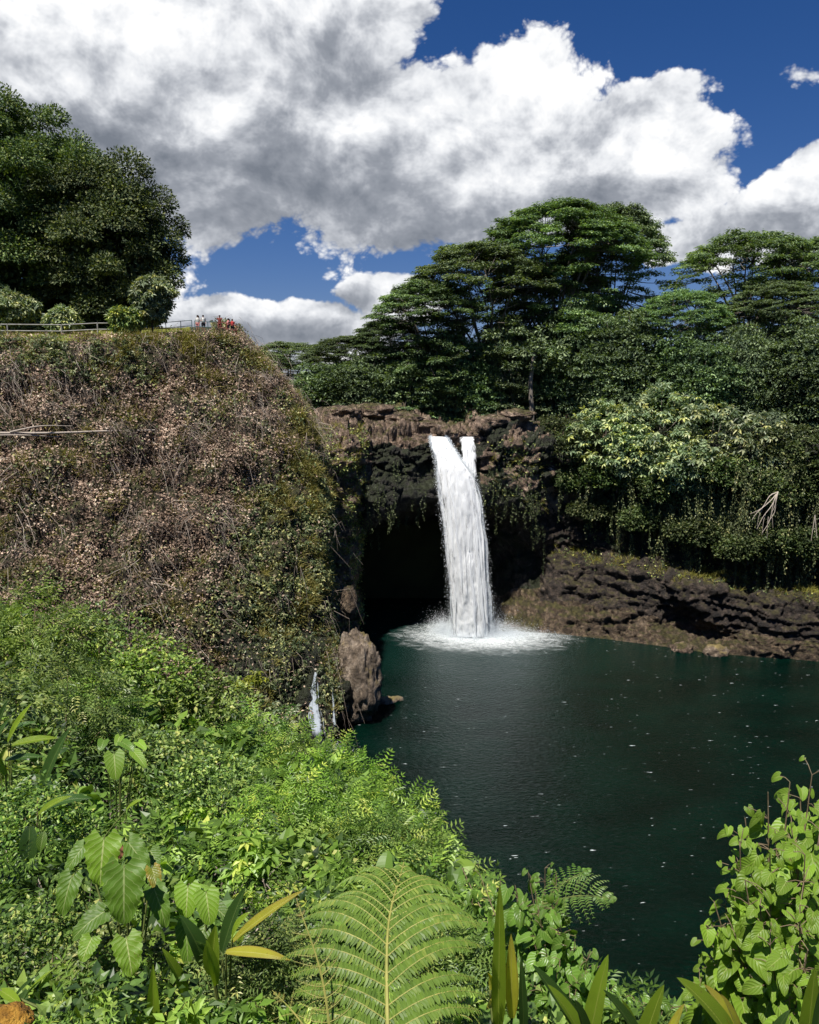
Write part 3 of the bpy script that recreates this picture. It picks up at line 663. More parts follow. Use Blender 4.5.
def albizia(label, seed, loc, H, Rr, npad, group, rpad=2.2, lean=(0, 0), depth=.42, bare=.38):
    """spreading flat-topped tree: forking pale limbs carry thin level pads of feathery leaves in tiers"""
    rng = np.random.default_rng(seed)
    t = thing('albizia_tree', loc, label, 'tree', group)
    mb, tb = MB(), MB()
    fork = np.array([lean[0] * .3, lean[1] * .3, H * bare])
    tube(tb, crom([[0, 0, -1], [.1, .05, H * .18], fork], 8), np.linspace(.55, .36, 8) * Rr / 10, 8)
    nl = 8; limbs = []
    for k in range(nl):
        a = 2 * math.pi * (k + rng.random() * .6) / nl; rr = Rr * rng.uniform(.4, .75)
        e = np.array([math.cos(a) * rr + lean[0], math.sin(a) * rr + lean[1], H * rng.uniform(.78, .93)])
        m_ = fork + (e - fork) * .45 + np.array([0, 0, H * .05]) + rng.normal(0, .5, 3)
        L_ = crom([fork, m_, e], 12); limbs.append(L_)
        tube(tb, L_, np.linspace(.2, .05, 12) * Rr / 10, 6)
    allp = np.concatenate([l[4:] for l in limbs])
    for k in range(npad):
        tier = k / npad
        r = math.sqrt(rng.random()) if tier < .55 else math.sqrt(.15 + .85 * rng.random())
        a = rng.random() * 2 * math.pi
        z = H * (1 - .24 * r ** 2.4) if tier < .55 else H * (1 - .30 * r ** 2) - H * depth * rng.random() ** .8
        shrink = 1 if tier < .55 else 1 - .25 * rng.random()
        c = np.array([math.cos(a) * r * Rr * shrink + lean[0], math.sin(a) * r * Rr * shrink + lean[1], z + rng.normal(0, .35)])
        rp = rpad * rng.uniform(.55, 1.2)
        s = allp[np.argmin(np.linalg.norm(allp - (c - [0, 0, 2.0]), axis=1))]
        tube(tb, crom([s, s + (c - s) * .55 - np.array([0, 0, .15]), c - [0, 0, .1]], 5), np.linspace(.06, .02, 5), 4, cap=False)
        n = int(105 * rp * rp)
        ang, rad = rng.random(n) * 2 * math.pi, np.sqrt(rng.random(n)) * rp
        tilt = rng.normal(0, .12, 2) + .10 * np.array([math.cos(a), math.sin(a)]) * r
        rad = rad * (1 + .35 * np.sin(3 * ang + seed + k) * .6)
        x, y = rad * np.cos(ang), rad * np.sin(ang)
        p = c + np.c_[x, y, -.07 * (x * x + y * y) / rp * 1.6 - tilt[0] * x - tilt[1] * y + rng.normal(0, .13, n)]
        ax = unit(np.c_[x, y, np.full(n, -.15 * rp)] + .6 * rp * rand_dirs(n, rng) * np.array([1, 1, .3]))
        place(mb, *LEAF1, p, ax, np.array([0, 0, 1.0]) + .38 * rand_dirs(n, rng), .42 * (.6 + .7 * rng.random(n)), rng.random(n))
    mb.build('crown', [G_ALB], t); tb.build('trunk', [BARK], t, True)
    return t

# ------------------------------------------------------------------ trees across the upper river
GA = 'flat-topped trees above the falls'
def top_h(px, py, Y, base): return at(px, py, Y)[2] - base
UP = 24.3
A1 = albizia('tallest flat-topped tree, its broad tiered crown against the cloud', 11, (*at(557, 400, 122)[:2], UP), top_h(575, 206, 122, UP), 12.3, 520, GA, 1.6, (0, 0), .62)
A2 = albizia('flat-topped tree straight above the falls, olive crown half a head lower than the tallest', 12, (*at(487, 400, 116)[:2], UP), top_h(487, 246, 116, UP), 10.0, 340, GA, 1.45, (-1, 0), .62)
A3 = albizia('flat-topped tree with gaps of sky in its crown, near the right edge', 13, (*at(742, 400, 121)[:2], UP), top_h(738, 234, 121, UP), 10.8, 250, GA, 1.5, (0, 0), .42)
def put(src, px, top, Y, label, rz, base=UP, src_h=None, k=1.0):
    s = top_h(px, top, Y, base) / src_h
    return dup(src, (*at(px, 400, Y)[:2], base), label, rz, (s * k, s * k, s), GA)
h1, h2, h3 = top_h(575, 208, 122, UP), top_h(487, 246, 116, UP), top_h(738, 234, 121, UP)
put(A2, 606, 210, 127, 'flat-topped tree at the right shoulder of the tallest one, just before the gap of sky', 2.1, src_h=h2, k=.62)
put(A3, 812, 240, 126, 'flat-topped tree cut off by the right edge of the photo', 1.2, src_h=h3)
put(A1, 770, 285, 112, 'lower flat-topped tree in front of the two at the right edge', 3.0, src_h=h1, k=.95)
put(A2, 676, 292, 112, 'lower flat-topped tree standing under the gap of sky between the two tall groups', 4.0, src_h=h2, k=.9)
put(A2, 432, 284, 114, 'flat-topped tree at the left shoulder of the tall group, its pale limbs showing', 1.0, src_h=h2)
put(A1, 388, 322, 116, 'small flat-topped tree on the falling left slope of the treeline', 5.0, src_h=h1, k=.95)
put(A2, 345, 338, 118, 'lowest flat-topped tree of the treeline, at its left end beside the patch of sky', 2.7, src_h=h2, k=1.25)
put(A3, 290, 343, 140, 'flat-topped tree just showing behind the shoulder of the bluff', .6, src_h=h3, k=1.6)
put(A1, 262, 352, 160, 'flat-topped tree mostly hidden behind the bluff below the railing', .2, src_h=h1, k=1.3)
put(A3, 545, 262, 136, 'flat-topped tree filling in behind the tallest one', 5.5, src_h=h3, k=1.1)
put(A1, 900, 230, 122, 'flat-topped tree beyond the right edge', 1.9, src_h=h1)

GU = 'dark understorey trees above the falls'
U1 = broad_tree('understorey_tree', 'dark leafy tree left above the riverbed, under the falling treeline', 'tree', 31, (*at(362, 400, 112)[:2], UP), top_h(362, 352, 112, UP), (6.0, 5.0, 5.5), 110, 1.3, 190, .34, G_BROAD, LEAF1, -.9, GU, trunk_r=.25, bark=BARK, up=.75, flat=.5)
U2 = broad_tree('understorey_tree', 'dark leafy tree right behind the lip of the falls', 'tree', 32, (*at(455, 400, 113)[:2], UP), top_h(455, 328, 113, UP), (7.0, 5.0, 8.5), 150, 1.4, 190, .34, G_BROAD, LEAF1, -.95, GU, trunk_r=.3, bark=BARK, up=.75, flat=.5)
hu1, hu2 = top_h(362, 352, 112, UP), top_h(455, 328, 113, UP)
def putu(src, px, top, Y, label, rz, src_h, k=1.0):
    s = top_h(px, top, Y, UP) / src_h; return dup(src, (*at(px, 400, Y)[:2], UP), label, rz, (s * k, s * k, s), GU)
putu(U1, 408, 345, 114, 'dark leafy tree between the riverbed rocks and the left shoulder of the treeline', 2.0, hu1)
putu(U1, 328, 362, 113, 'dark leafy bushy tree at the far left end of the treeline, behind the bluff nose', 4.0, hu1, 1.3)
putu(U2, 506, 318, 116, 'dark leafy tree left of the pale bare trunk', 1.0, hu2, .9)
putu(U2, 572, 300, 114, 'dark leafy tree right of the pale bare trunk, under the tallest crown', 2.5, hu2, .85)
putu(U2, 626, 312, 111, 'dark leafy tree above the pale candlenut trees, left one', 3.6, hu2)
putu(U2, 690, 330, 107, 'dark leafy tree above the pale candlenut trees, middle one', 5.2, hu2)
putu(U1, 745, 322, 107, 'dark leafy tree above the pale candlenut trees, right one', .7, hu1, .7)
putu(U2, 800, 318, 104, 'dark leafy tree at the right edge of the photo under the flat crowns', 1.8, hu2)
putu(U2, 880, 320, 104, 'dark leafy tree just beyond the right edge', 1.1, hu2)
tb_ = thing('slender_tree', (*at(531, 400, 108.5)[:2], UP - .5), 'slender tree with a pale bare trunk right of the falls', 'tree')
mb = MB(); tube(mb, crom([[0, 0, 0], [.15, 0, 3], [-.1, 0, 7], [.3, 0, 11]], 12), np.linspace(.42, .22, 12), 8); mb.build('trunk', [BARK], tb_, True)
mb = MB(); rg = np.random.default_rng(5)
for k in range(22): leaves_on_clump(mb, np.array([.3, 0, 11.0]) + rg.normal(0, 1, 3) * [2.0, 1.6, 1.6], 1.2, 80, .45, LEAF1, rg)
mb.build('crown', [G_BROAD], tb_)

GK = 'pale candlenut trees on the cliff rim'
kuk = [(612, 398, 100, 'pale-leaved candlenut tree leaning over the cliff rim, leftmost of the pale trees', 4.2, 4.4), (668, 385, 98.5, 'largest pale-leaved candlenut tree, with yellow leaves, in the middle of the rim', 5.0, 5.4),
       (722, 402, 95.5, 'pale-leaved candlenut tree on the rim above the white dead branch', 4.2, 4.6), (772, 412, 93.5, 'rightmost pale-leaved candlenut tree before the dark rim foliage', 3.8, 4.2), (640, 430, 97.5, 'low pale candlenut bush spilling over the rim below the largest one', 3.0, 2.8), (697, 442, 94.2, 'low pale candlenut bush hanging over the rim between two larger ones', 3.4, 2.8)]
for k, (px, py, Y, lb, rx, rz_) in enumerate(kuk):
    b = at(px, py, Y); base = max(drop(b[0], b[1] + 2.0), 18.0)
    broad_tree('candlenut_tree', lb, 'tree', 50 + k, (b[0], b[1] + 2.6, base), b[2] - base, (rx * 1.15, rx * .8, rz_ * 1.15), 72, .9, 12, .58, G_KUKUI, WHORL, -.9, GK, trunk_r=.18, bark=BARK, fill=False, up=.6, inner=.8)
GB = 'dark bushes along the cliff rim'
G_RIM = mat_leaf('rim_leaves', [(0, (.03, .05, .016)), (.6, (.075, .115, .035)), (.9, (.15, .19, .06)), (1, (.24, .25, .10))], .3, .5, .25, .4, .4)
rim = [(598, 500, 101.5, 'dark bush clinging to the cliff below the leftmost pale trees', 2.2), (648, 508, 98.2, 'dark bush clinging to the cliff above the grassy ledge, left of middle', 2.4), (700, 520, 95.4, 'dark bush clinging to the cliff above the grassy ledge, middle one', 2.6), (752, 535, 93.2, 'dark bush clinging to the cliff below the white dead branch', 2.6), (803, 528, 92, 'dark bush clinging to the cliff low down at the right edge', 2.8), (575, 470, 102.5, 'dark bush clinging to the cliff right of the riverbed rocks', 2.2), (556, 418, 104.5, 'dark bush beside the rocks right of the falls, first on the rim', 3.2), (583, 432, 102, 'dark bush on the rim under the leftmost pale tree', 3.2), (805, 425, 94, 'dark bush on the rim at the right edge of the photo', 4.6), (850, 430, 92, 'dark bush on the rim just past the right edge', 5), (745, 455, 94, 'dark bush hanging below the pale trees above the dead branch', 3.2), (795, 468, 92.5, 'dark bush hanging over the cliff at the right edge', 3.6), (620, 458, 100, 'dark bush hanging below the leftmost pale trees', 3.2), (680, 470, 96.5, 'dark bush hanging below the middle of the pale trees', 3.2)]
for k, (px, py, Y, lb, rx) in enumerate(rim):
    b = at(px, py, Y); base = b[2] - rx * 1.2
    broad_tree('rim_bush', lb, 'bush', 70 + k, (b[0], b[1] + .8, base), rx * 1.25, (rx * 1.45, rx * .55, rx * .7), 50, .8, 80, .32, G_RIM, LEAF1, -.95, GB, trunk_r=.12, up=.5)

# ------------------------------------------------------------------ the great trees on the bluff
def mango(px, py, Y, rx, rz_, ncl, seed, label):
    c = at(px, py, Y); base = drop(c[0], Y); H = c[2] + rz_ - base
    return broad_tree('mango_tree', label, 'tree', seed, (c[0], Y, base), H, (rx, rx * .85, rz_), ncl, 2.4, 1500, .33, G_MANGO, LEAF1, -.93, 'great trees on the bluff', cz=c[2] - base, trunk_r=1.0, up=.35, flat=.95, inner=.45)
mango(-12, 250, 96, 15.2, 17.1, 125, 91, 'huge dense dark round-crowned tree at the left edge of the photo')
mango(106, 262, 93, 8.2, 10.5, 56, 92, 'smaller dense dark round-crowned tree between the huge one and the railing')
GS = 'small trees by the bluff railing'
for k, (px, py, Y, rx, rz_, lb) in enumerate([(151, 302, 80, 1.75, 2.5, 'small pale-leaved tree standing in front of the dark tree by the railing'), (62, 322, 82, 1.3, 1.3, 'round pale bush behind the fence in front of the dark trees'), (126, 322, 79, 1.3, 1.2, 'low bush where the wooden fence meets the pipe railing'), (14, 312, 84, 2.2, 2.2, 'pale-leaved bush under the huge dark tree near the left edge')]):
    c = at(px, py, Y); base = drop(c[0], Y)
    broad_tree('small_tree', lb, 'tree', 100 + k, (c[0], Y, base), c[2] + rz_ - base, (rx, rx, rz_), 30, .8, 40, .42, G_KUKUI if k != 2 else G_VINE, WHORL, -.9, GS, cz=c[2] - base, trunk_r=.12, up=.5)

# ------------------------------------------------------------------ what covers the bluff and the cliffs (nobody could count it)
def twigs(mb, p, d, ln, rad, rng, mat=0):
    n = len(p); side = unit(np.cross(d, rand_dirs(n, rng))); up_ = np.cross(d, side)
    a = rng.random(n)
    mid = p + d * ln[:, None] * .5 + side * (ln * rng.normal(0, .13, n))[:, None] + np.array([0, 0, .07]) * ln[:, None]
    e = p + d * ln[:, None] + side * (ln * rng.normal(0, .2, n))[:, None] - np.array([0, 0, 1]) * (ln * .16)[:, None]
    V = []
    for c, r in ((p, 1.0), (mid, .8), (e, .35)):
        for k in range(3):
            th = 2 * math.pi * k / 3; V.append(c + (side * math.cos(th) + up_ * math.sin(th)) * (rad * r)[:, None])
    V = np.stack(V, 1)
    F = np.array([[s * 3 + k, s * 3 + (k + 1) % 3, s * 3 + 3 + (k + 1) % 3, s * 3 + 3 + k] for s in (0, 1) for k in range(3)])
    mb.add(V.reshape(-1, 3), (F[None] + (np.arange(n) * 9)[:, None, None]).reshape(-1, 4), np.repeat(a, 9), mat)

rng = np.random.default_rng(21)
def w_front(c, n, u, v):
    X, Y = proj(c)
    return ((X > -260) & (X < 365) & (Y > 318) & (Y < 790) & ((v < .80) | ((X > 212) & (v < .93)))).astype(float)
def patch(c, s, seed=0): return smooth(-.15, .25, fbm(c / s + seed, 3))
def green_amt(c):
    X, Y = proj(c)
    a = .24 + .75 * smooth(190, 270, X) * smooth(430, 520, Y) + .45 * smooth(390, 350, Y) + .5 * smooth(250, 300, X)
    a = a + .3 * smooth(560, 620, Y)
    return np.clip(a, 0, 1)
def vert_off(rng, p, n, k): return p + n * (k * rng.random((len(p), 1)))
# dry brush
wd = lambda c, n, u, v: w_front(c, n, u, v) * (1.05 - green_amt(c)) * (.35 + patch(c, 5, 1))
p, n, uv = sample(BG, BN, 150000, wd, rng)
mb = MB()
place(mb, *LEAF1, vert_off(rng, p, n, .6), rand_dirs(len(p), rng) * [1, 1, .6], n + .8 * rand_dirs(len(p), rng), .21 * (.5 + rng.random(len(p))), np.clip(rng.random(len(p)) * .7 + .5 * (patch(p, 2.2, 71) - .4), 0, 1))
p, n, uv = sample(BG, BN, 800, lambda c, n, u, v: w_front(c, n, u, v) * (1.25 - green_amt(c)) * (.05 + patch(c, 4, 4) ** 2), rng)
kk = 11; p0_ = p; cd = np.c_[rng.normal(.15, .45, len(p)), rng.normal(-.3, .25, len(p)), rng.normal(-.8, .35, len(p))]
p, n, cd = np.repeat(p, kk, 0), np.repeat(n, kk, 0), np.repeat(cd, kk, 0)
p = p + rng.normal(0, .55, p.shape) * [1, .4, 1]
down = unit(cd + rng.normal(0, .2, p.shape))
ln = rng.gamma(2.0, .6, len(p)) + .3
twigs(mb, vert_off(rng, p, n, .7), unit(down + .15 * n), ln, .009 + .010 * rng.random(len(p)) + .005 * (ln > 2.5), rng, 1)
tag(mb.build('dry_brush', [G_DRY, TWIG]), kind='stuff')
# green vines and bushes on the bluff
mb = MB()
p, n, uv = sample(BG, BN, 80000, lambda c, n, u, v: w_front(c, n, u, v) * green_amt(c) * (.04 + patch(c, 2.6, 8) ** 1.5) * (1 - .6 * smooth(600, 640, proj(c)[1]) * smooth(205, 225, proj(c)[0]) * smooth(.55, .45, patch(c, 1.8, 93))), rng)
h = .25 + .8 * patch(p, 1.8, 3)
place(mb, *LEAF1, p + n * (h * rng.random(len(p)))[:, None], rand_dirs(len(p), rng) - [0, 0, .4], n * .6 + [0, 0, .7] + .6 * rand_dirs(len(p), rng), .24 * (.5 + rng.random(len(p))), rng.random(len(p)) ** 1.2)
tag(mb.build('vine_cover', [G_VINE]), kind='stuff')
# paler broad-leaved climbers low on the right of the bluff, dark big-leaved hedge under the lawn
mb = MB()
p, n, uv = sample(BG, BN, 5200, lambda c, n, u, v: w_front(c, n, u, v) * patch(c, 2.2, 12) * (smooth(205, 235, proj(c)[0]) * smooth(470, 520, proj(c)[1]) * smooth(740, 690, proj(c)[1]) + 2.5 * smooth(170, 120, proj(c)[0]) * smooth(392, 374, proj(c)[1]) * smooth(338, 346, proj(c)[1])), rng)
place(mb, *WHORL, p + n * (.3 + .5 * rng.random((len(p), 1))), rand_dirs(len(p), rng), n * .5 + [0, 0, .8] + .5 * rand_dirs(len(p), rng), .30 * (.6 + .6 * rng.random(len(p))), rng.random(len(p)) ** 1.3)
tag(mb.build('climbing_creeper', [mat_leaf('creeper_leaves', [(0, (.03, .06, .02)), (.5, (.12, .17, .06)), (.85, (.27, .31, .13)), (1, (.42, .42, .2))], .25, .45, .4, .3, .4)]), kind='stuff')
# grass tufts and yellow-green grass along the upper edge and nose of the bluff
BLADE = (np.array([[-.03, 0, 0], [.03, 0, 0], [.02, .55, .0], [-.02, .55, .0], [.0, 1, -.25], [-.004, 1, -.25]]), np.array([[0, 1, 2, 3], [3, 2, 4, 5]]))
mb = MB()
def wt(c, n, u, v):
    X, Y = proj(c); return (v < .775) * w_front(c, n, u, v) * patch(c, 2.6, 20) ** 2 * (.08 + .6 * smooth(400, 340, Y) * smooth(60, 160, X) + .4 * smooth(260, 310, X) * smooth(660, 600, Y))
p, n, uv = sample(BG, BN, 4600, wt, rng)
k = 16; P_ = np.repeat(p, k, 0); n_ = np.repeat(n, k, 0); P_ = P_ + rng.normal(0, .12, P_.shape)
ax = unit(n_ * .5 + [0, 0, .5] + .7 * rand_dirs(len(P_), rng)); 
place(mb, *BLADE, P_, ax, rand_dirs(len(P_), rng) + [0, 0, .5], .75 * (.5 + rng.random(len(P_))), np.repeat(rng.random(len(p)), k) * .7 + .3 * rng.random(len(P_)))
p, n, uv = sample(BG, BN, 9000, lambda c, n, u, v: ((v > .735) & (v < .9) & (proj(c)[0] < 200) & (proj(c)[0] > -150)).astype(float), rng)
place(mb, *BLADE, p, [0, 0, 1] + .5 * rand_dirs(len(p), rng), rand_dirs(len(p), rng), .3, rng.random(len(p)))
tag(mb.build('grass_tufts', [G_TUFT]), kind='stuff')

# greenery on the headwall, ledges and right cliff
def hw(c, n, u, v):
    X, Y = proj(c)
    a = .75 * smooth(548, 570, X) * smooth(575, 545, Y) * (Y > 436) * (.15 + .85 * smooth(520, 470, Y) + .5 * smooth(640, 700, X))
    a = a + .35 * smooth(480, 500, X) * smooth(548, 530, X) * (Y > 440) * (Y < 512) + .9 * (X < 366) * (X > 316) * (Y > 428)
    a = a + .3 * smooth(545, 556, X) * (Y > 545 + .14 * (X - 560)) * (Y < 562 + .16 * (X - 560))
    return a * (.15 + patch(c, 2.5, 30)) * ((v > .2) | (X < 366))
p, n, uv = sample(HG, HN, 40000, hw, rng)
mb = MB()
place(mb, *LEAF1, p + n * (.1 + .5 * rng.random((len(p), 1))), rand_dirs(len(p), rng) - [0, 0, .6], n + [0, -.2, .5] + .6 * rand_dirs(len(p), rng), .24 * (.5 + rng.random(len(p))), rng.random(len(p)) ** 1.3)
tag(mb.build('cliff_greenery', [G_VINE]), kind='stuff')
mb = MB()
p, n, uv = sample(HG, HN, 1500, lambda c, n, u, v: (.9 * smooth(548, 560, proj(c)[0]) * np.exp(-((proj(c)[1] - (552 + .155 * (proj(c)[0] - 560))) / 7) ** 2) + .12 * (proj(c)[0] > 485) * (proj(c)[0] < 550) * (proj(c)[1] > 440) * (proj(c)[1] < 510) + .35 * (proj(c)[0] < 366) * (proj(c)[0] > 322) * (proj(c)[1] > 425) * (proj(c)[1] < 600)) * (.1 + patch(c, 1.6, 33)), rng)
k = 14; P_ = np.repeat(p, k, 0) + rng.normal(0, .12, (len(p) * k, 3))
place(mb, *BLADE, P_, unit([0, -.3, .6] + .7 * rand_dirs(len(P_), rng)), rand_dirs(len(P_), rng) + [0, 0, .5], .6 * (.5 + rng.random(len(P_))), rng.random(len(P_)))
tag(mb.build('ledge_grass', [G_TUFT]), kind='stuff')
# curtains of vines hanging from the rim down the right cliff
mb = MB()
p, n, uv = sample(HG, HN, 1700, lambda c, n, u, v: (.25 * smooth(550, 575, proj(c)[0]) + .75 * smooth(620, 680, proj(c)[0])) * (v > .52) * (v < .76) * (.04 + patch(c, 2.2, 40) ** 2), rng)
for q in p:
    ln = rng.gamma(2.2, 1.7) + .6; k = max(4, int(ln * 9)); t = np.sort(rng.random(k))
    o_ = np.array([q[0], q[1] - .6 - 1.3 * rng.random(), q[2] + .4])
    P_ = o_ + np.c_[.12 * np.sin(6 * t + q[0]), -.1 * t, -ln * t] + rng.normal(0, .10, (k, 3))
    place(mb, *LEAF1, P_, rand_dirs(k, rng) * .6 + [0, -.2, -.8], rand_dirs(k, rng) * .7 + [0, -.8, .3], .23 * (.6 + .7 * rng.random(k)), np.clip(rng.random(k) * .8 + .1 * rng.normal(), 0, 1))
    tube(mb, [o_, o_ + [.1 * math.sin(3 + q[0]), -.05, -ln * .5], o_ + [.12 * math.sin(6 + q[0]), -.1, -ln]], .015, 3, .1, cap=False)
p, n, uv = sample(HG, HN, 110, lambda c, n, u, v: ((proj(c)[0] > 366) & (proj(c)[0] < 545) & (v > .40) & (v < .62)) * (1 - .75 * ((proj(c)[0] > 425) & (proj(c)[0] < 485))) * (.05 + patch(c, 1.6, 44) ** 2), rng)
for q in p:
    ln = rng.gamma(2.5, .7) + .5; k = max(4, int(ln * 12)); t = np.sort(rng.random(k)); o_ = np.array([q[0], q[1] - .35 - .3 * rng.random(), q[2] + .2])
    place(mb, *LEAF1, o_ + np.c_[.1 * np.sin(6 * t + q[0]), -.05 * t, -ln * t] + rng.normal(0, .10, (k, 3)), rand_dirs(k, rng) * .6 + [0, -.2, -.8], rand_dirs(k, rng) * .7 + [0, -.8, .3], .17 * (.6 + .7 * rng.random(k)), np.clip(rng.random(k) * .55, 0, 1))
    tube(mb, [o_, o_ + [0, -.03, -ln]], .012, 3, .1, cap=False)
tag(mb.build('hanging_vines', [G_VINE]), kind='stuff')
# ------------------------------------------------------------------ falling water
def mat_water_white(name, a0, col=(.95, .97, .98)):
    m, nt = nodes_of(name); L = nt.links.new
    at_ = N(nt, 'ShaderNodeAttribute', attribute_name='lf'); g = N(nt, 'ShaderNodeNewGeometry')
    mp = N(nt, 'ShaderNodeMapping'); mp.inputs['Scale'].default_value = (1.0, 1.0, .2); L(g.outputs['Position'], mp.inputs['Vector'])
    n = N(nt, 'ShaderNodeTexNoise', i_Scale=1.9, i_Detail=6.0, i_Roughness=.62, i_Distortion=.35); L(mp.outputs[0], n.inputs['Vector'])
    n2 = N(nt, 'ShaderNodeTexNoise', i_Scale=7.0, i_Detail=5.0, i_Roughness=.7); L(mp.outputs[0], n2.inputs['Vector'])
    d = N(nt, 'ShaderNodeBsdfDiffuse'); t = N(nt, 'ShaderNodeBsdfTranslucent')
    c = ramp(nt, n.outputs['Fac'], [(.30, tuple(.66 * x for x in col)), (.42, tuple(.92 * x for x in col)), (.52, col)])
    L(c, d.inputs['Color']); L(c, t.inputs['Color'])
    b = N(nt, 'ShaderNodeBump', i_Strength=.45, i_Distance=.3); ad = N(nt, 'ShaderNodeMath', operation='MULTIPLY_ADD'); L(n2.outputs['Fac'], ad.inputs[0]); ad.inputs[1].default_value = .4; L(n.outputs['Fac'], ad.inputs[2])
    L(ad.outputs[0], b.inputs['Height']); L(b.outputs[0], d.inputs['Normal'])
    mx = N(nt, 'ShaderNodeMixShader'); mx.inputs[0].default_value = .3; L(d.outputs[0], mx.inputs[1]); L(t.outputs[0], mx.inputs[2])
    tr = N(nt, 'ShaderNodeBsdfTransparent')
    # frays out toward its sides: lf.x is -1..1 across
    sx = N(nt, 'ShaderNodeSeparateXYZ'); L(at_.outputs['Vector'], sx.inputs[0])
    ab = N(nt, 'ShaderNodeMath', operation='ABSOLUTE'); L(sx.outputs[0], ab.inputs[0])
    ma = N(nt, 'ShaderNodeMath', operation='MULTIPLY_ADD'); L(n.outputs['Fac'], ma.inputs[0]); ma.inputs[1].default_value = 1.5; ma.inputs[2].default_value = a0
    sb = N(nt, 'ShaderNodeMath', operation='SUBTRACT'); L(ma.outputs[0], sb.inputs[0]); L(ab.outputs[0], sb.inputs[1])
    mr = N(nt, 'ShaderNodeMapRange', interpolation_type='SMOOTHSTEP', i_1=-.12, i_2=.3); L(sb.outputs[0], mr.inputs[0])
    mm = N(nt, 'ShaderNodeMixShader'); L(mr.outputs[0], mm.inputs[0]); L(tr.outputs[0], mm.inputs[1]); L(mx.outputs[0], mm.inputs[2])
    o = N(nt, 'ShaderNodeOutputMaterial'); L(mm.outputs[0], o.inputs[0])
    return m
def mat_spray():
    m, nt = nodes_of('water_spray'); L = nt.links.new
    d = N(nt, 'ShaderNodeBsdfDiffuse'); d.inputs['Color'].default_value = (.85, .89, .92, 1)
    t = N(nt, 'ShaderNodeBsdfTranslucent'); t.inputs['Color'].default_value = (.85, .89, .92, 1)
    mx = N(nt, 'ShaderNodeMixShader'); mx.inputs[0].default_value = .5; L(d.outputs[0], mx.inputs[1]); L(t.outputs[0], mx.inputs[2])
    o = N(nt, 'ShaderNodeOutputMaterial'); L(mx.outputs[0], o.inputs[0]); return m
WHITE_W = mat_water_white('white_water', .24); SPRAY = mat_spray()
DROP = (np.array([[-.5, -.4, 0], [.5, -.4, 0], [0, .6, 0]]), np.array([[0, 1, 2]]))
def fall_sheet(mb, rows, bulge, seed, nu=40, nv=170, rough=.35):
    """rows: left, right edge pixels and depth down the fall; a bulging, ragged sheet of water"""
    Lp = np.array([at(a, y, Y) for (a, b, y, Y) in rows]); Rp = np.array([at(b, y, Y) for (a, b, y, Y) in rows])
    Lp, Rp = crom(Lp, nv), crom(Rp, nv)
    s = np.linspace(-1, 1, nu)
    C = .5 * (Lp + Rp)[:, None] + .5 * (Rp - Lp)[:, None] * s[None, :, None]
    wd = np.linalg.norm(Rp - Lp, axis=1)[:, None]
    C[..., 1] -= bulge * wd * np.sqrt(np.maximum(0, 1 - s * s))[None]
    q = C * np.array([1, 1, .3])
    d = fbm(q / 1.3 + seed, 4, .6, True) * rough + fbm(q / .5 + seed, 3) * rough * .5
    grow = np.linspace(.25, 1, nv)[:, None]
    C[..., 1] -= d * grow * np.sqrt(np.maximum(0, 1 - .7 * s * s))[None]; C[..., 0] += .22 * grow * fbm(q / 1.6 + 40 + seed, 3) * np.abs(s)[None] ** 2
    i, j = np.meshgrid(np.arange(nv - 1), np.arange(nu - 1), indexing='ij')
    F = np.stack([i * nu + j, (i + 1) * nu + j, (i + 1) * nu + j + 1, i * nu + j + 1], -1).reshape(-1, 4)
    uv = np.stack([np.broadcast_to(s[None] * (1 + .0 * grow), (nv, nu)), np.broadcast_to(np.linspace(0, 1, nv)[:, None], (nv, nu))], -1)
    mb.add(C.reshape(-1, 3), F, .5, 0, uv.reshape(-1, 2) + 1e-6)
    return Lp, Rp
rng = np.random.default_rng(77)
def STR(mb, E, cnt, depth, wd):
    """ragged falling streaks of water in front of and beside the sheet"""
    nv = len(E[0]); t = np.linspace(0, 1, nv)
    for k in range(cnt):
        a = int(rng.uniform(0, .75) * nv); b = min(nv, a + int(rng.uniform(.15, .6) * nv)); i = np.arange(a, b, 2)
        if len(i) < 6: continue
        s0 = rng.uniform(-1.04, 1.04); s = s0 + (.10 * rng.normal() * (t[i] - t[a]) + .03 * np.sin(t[i] * 40 + k))
        C = .5 * (E[0][i] + E[1][i]) + .5 * (E[1][i] - E[0][i]) * s[:, None]
        C[:, 1] -= depth * math.sqrt(max(0, 1 - s0 * s0)) * rng.uniform(.6, 1.5) * (.3 + .7 * t[i]) + .05
        w_ = wd * rng.uniform(.25, 1.2) * np.sin(math.pi * (np.arange(len(i)) + .6) / (len(i) + .2)) ** .6
        x = np.array([1, rng.normal(0, .5), 0])
        V = np.stack([C - x * w_[:, None] * .5, C - np.array([0, .08, 0]), C + x * w_[:, None] * .5], 1); m_ = len(i)
        ii, jj = np.meshgrid(np.arange(m_ - 1), np.arange(2), indexing='ij')
        mb.add(V.reshape(-1, 3), np.stack([ii * 3 + jj, (ii + 1) * 3 + jj, (ii + 1) * 3 + jj + 1, ii * 3 + jj + 1], -1).reshape(-1, 4), .5, 0, np.tile([[-.95, 0], [.25, 0], [.95, 0]], (m_, 1)) + 1e-6)
fall = thing('waterfall', BASE, 'tall white waterfall dropping from two lips of the cliff into the pool', 'waterfall')
def childmesh(mb, name, mats, parent, smooth_=True):
    o = mb.build(name, mats, parent, smooth_); o.location = -parent.location; return o
mb = MB()
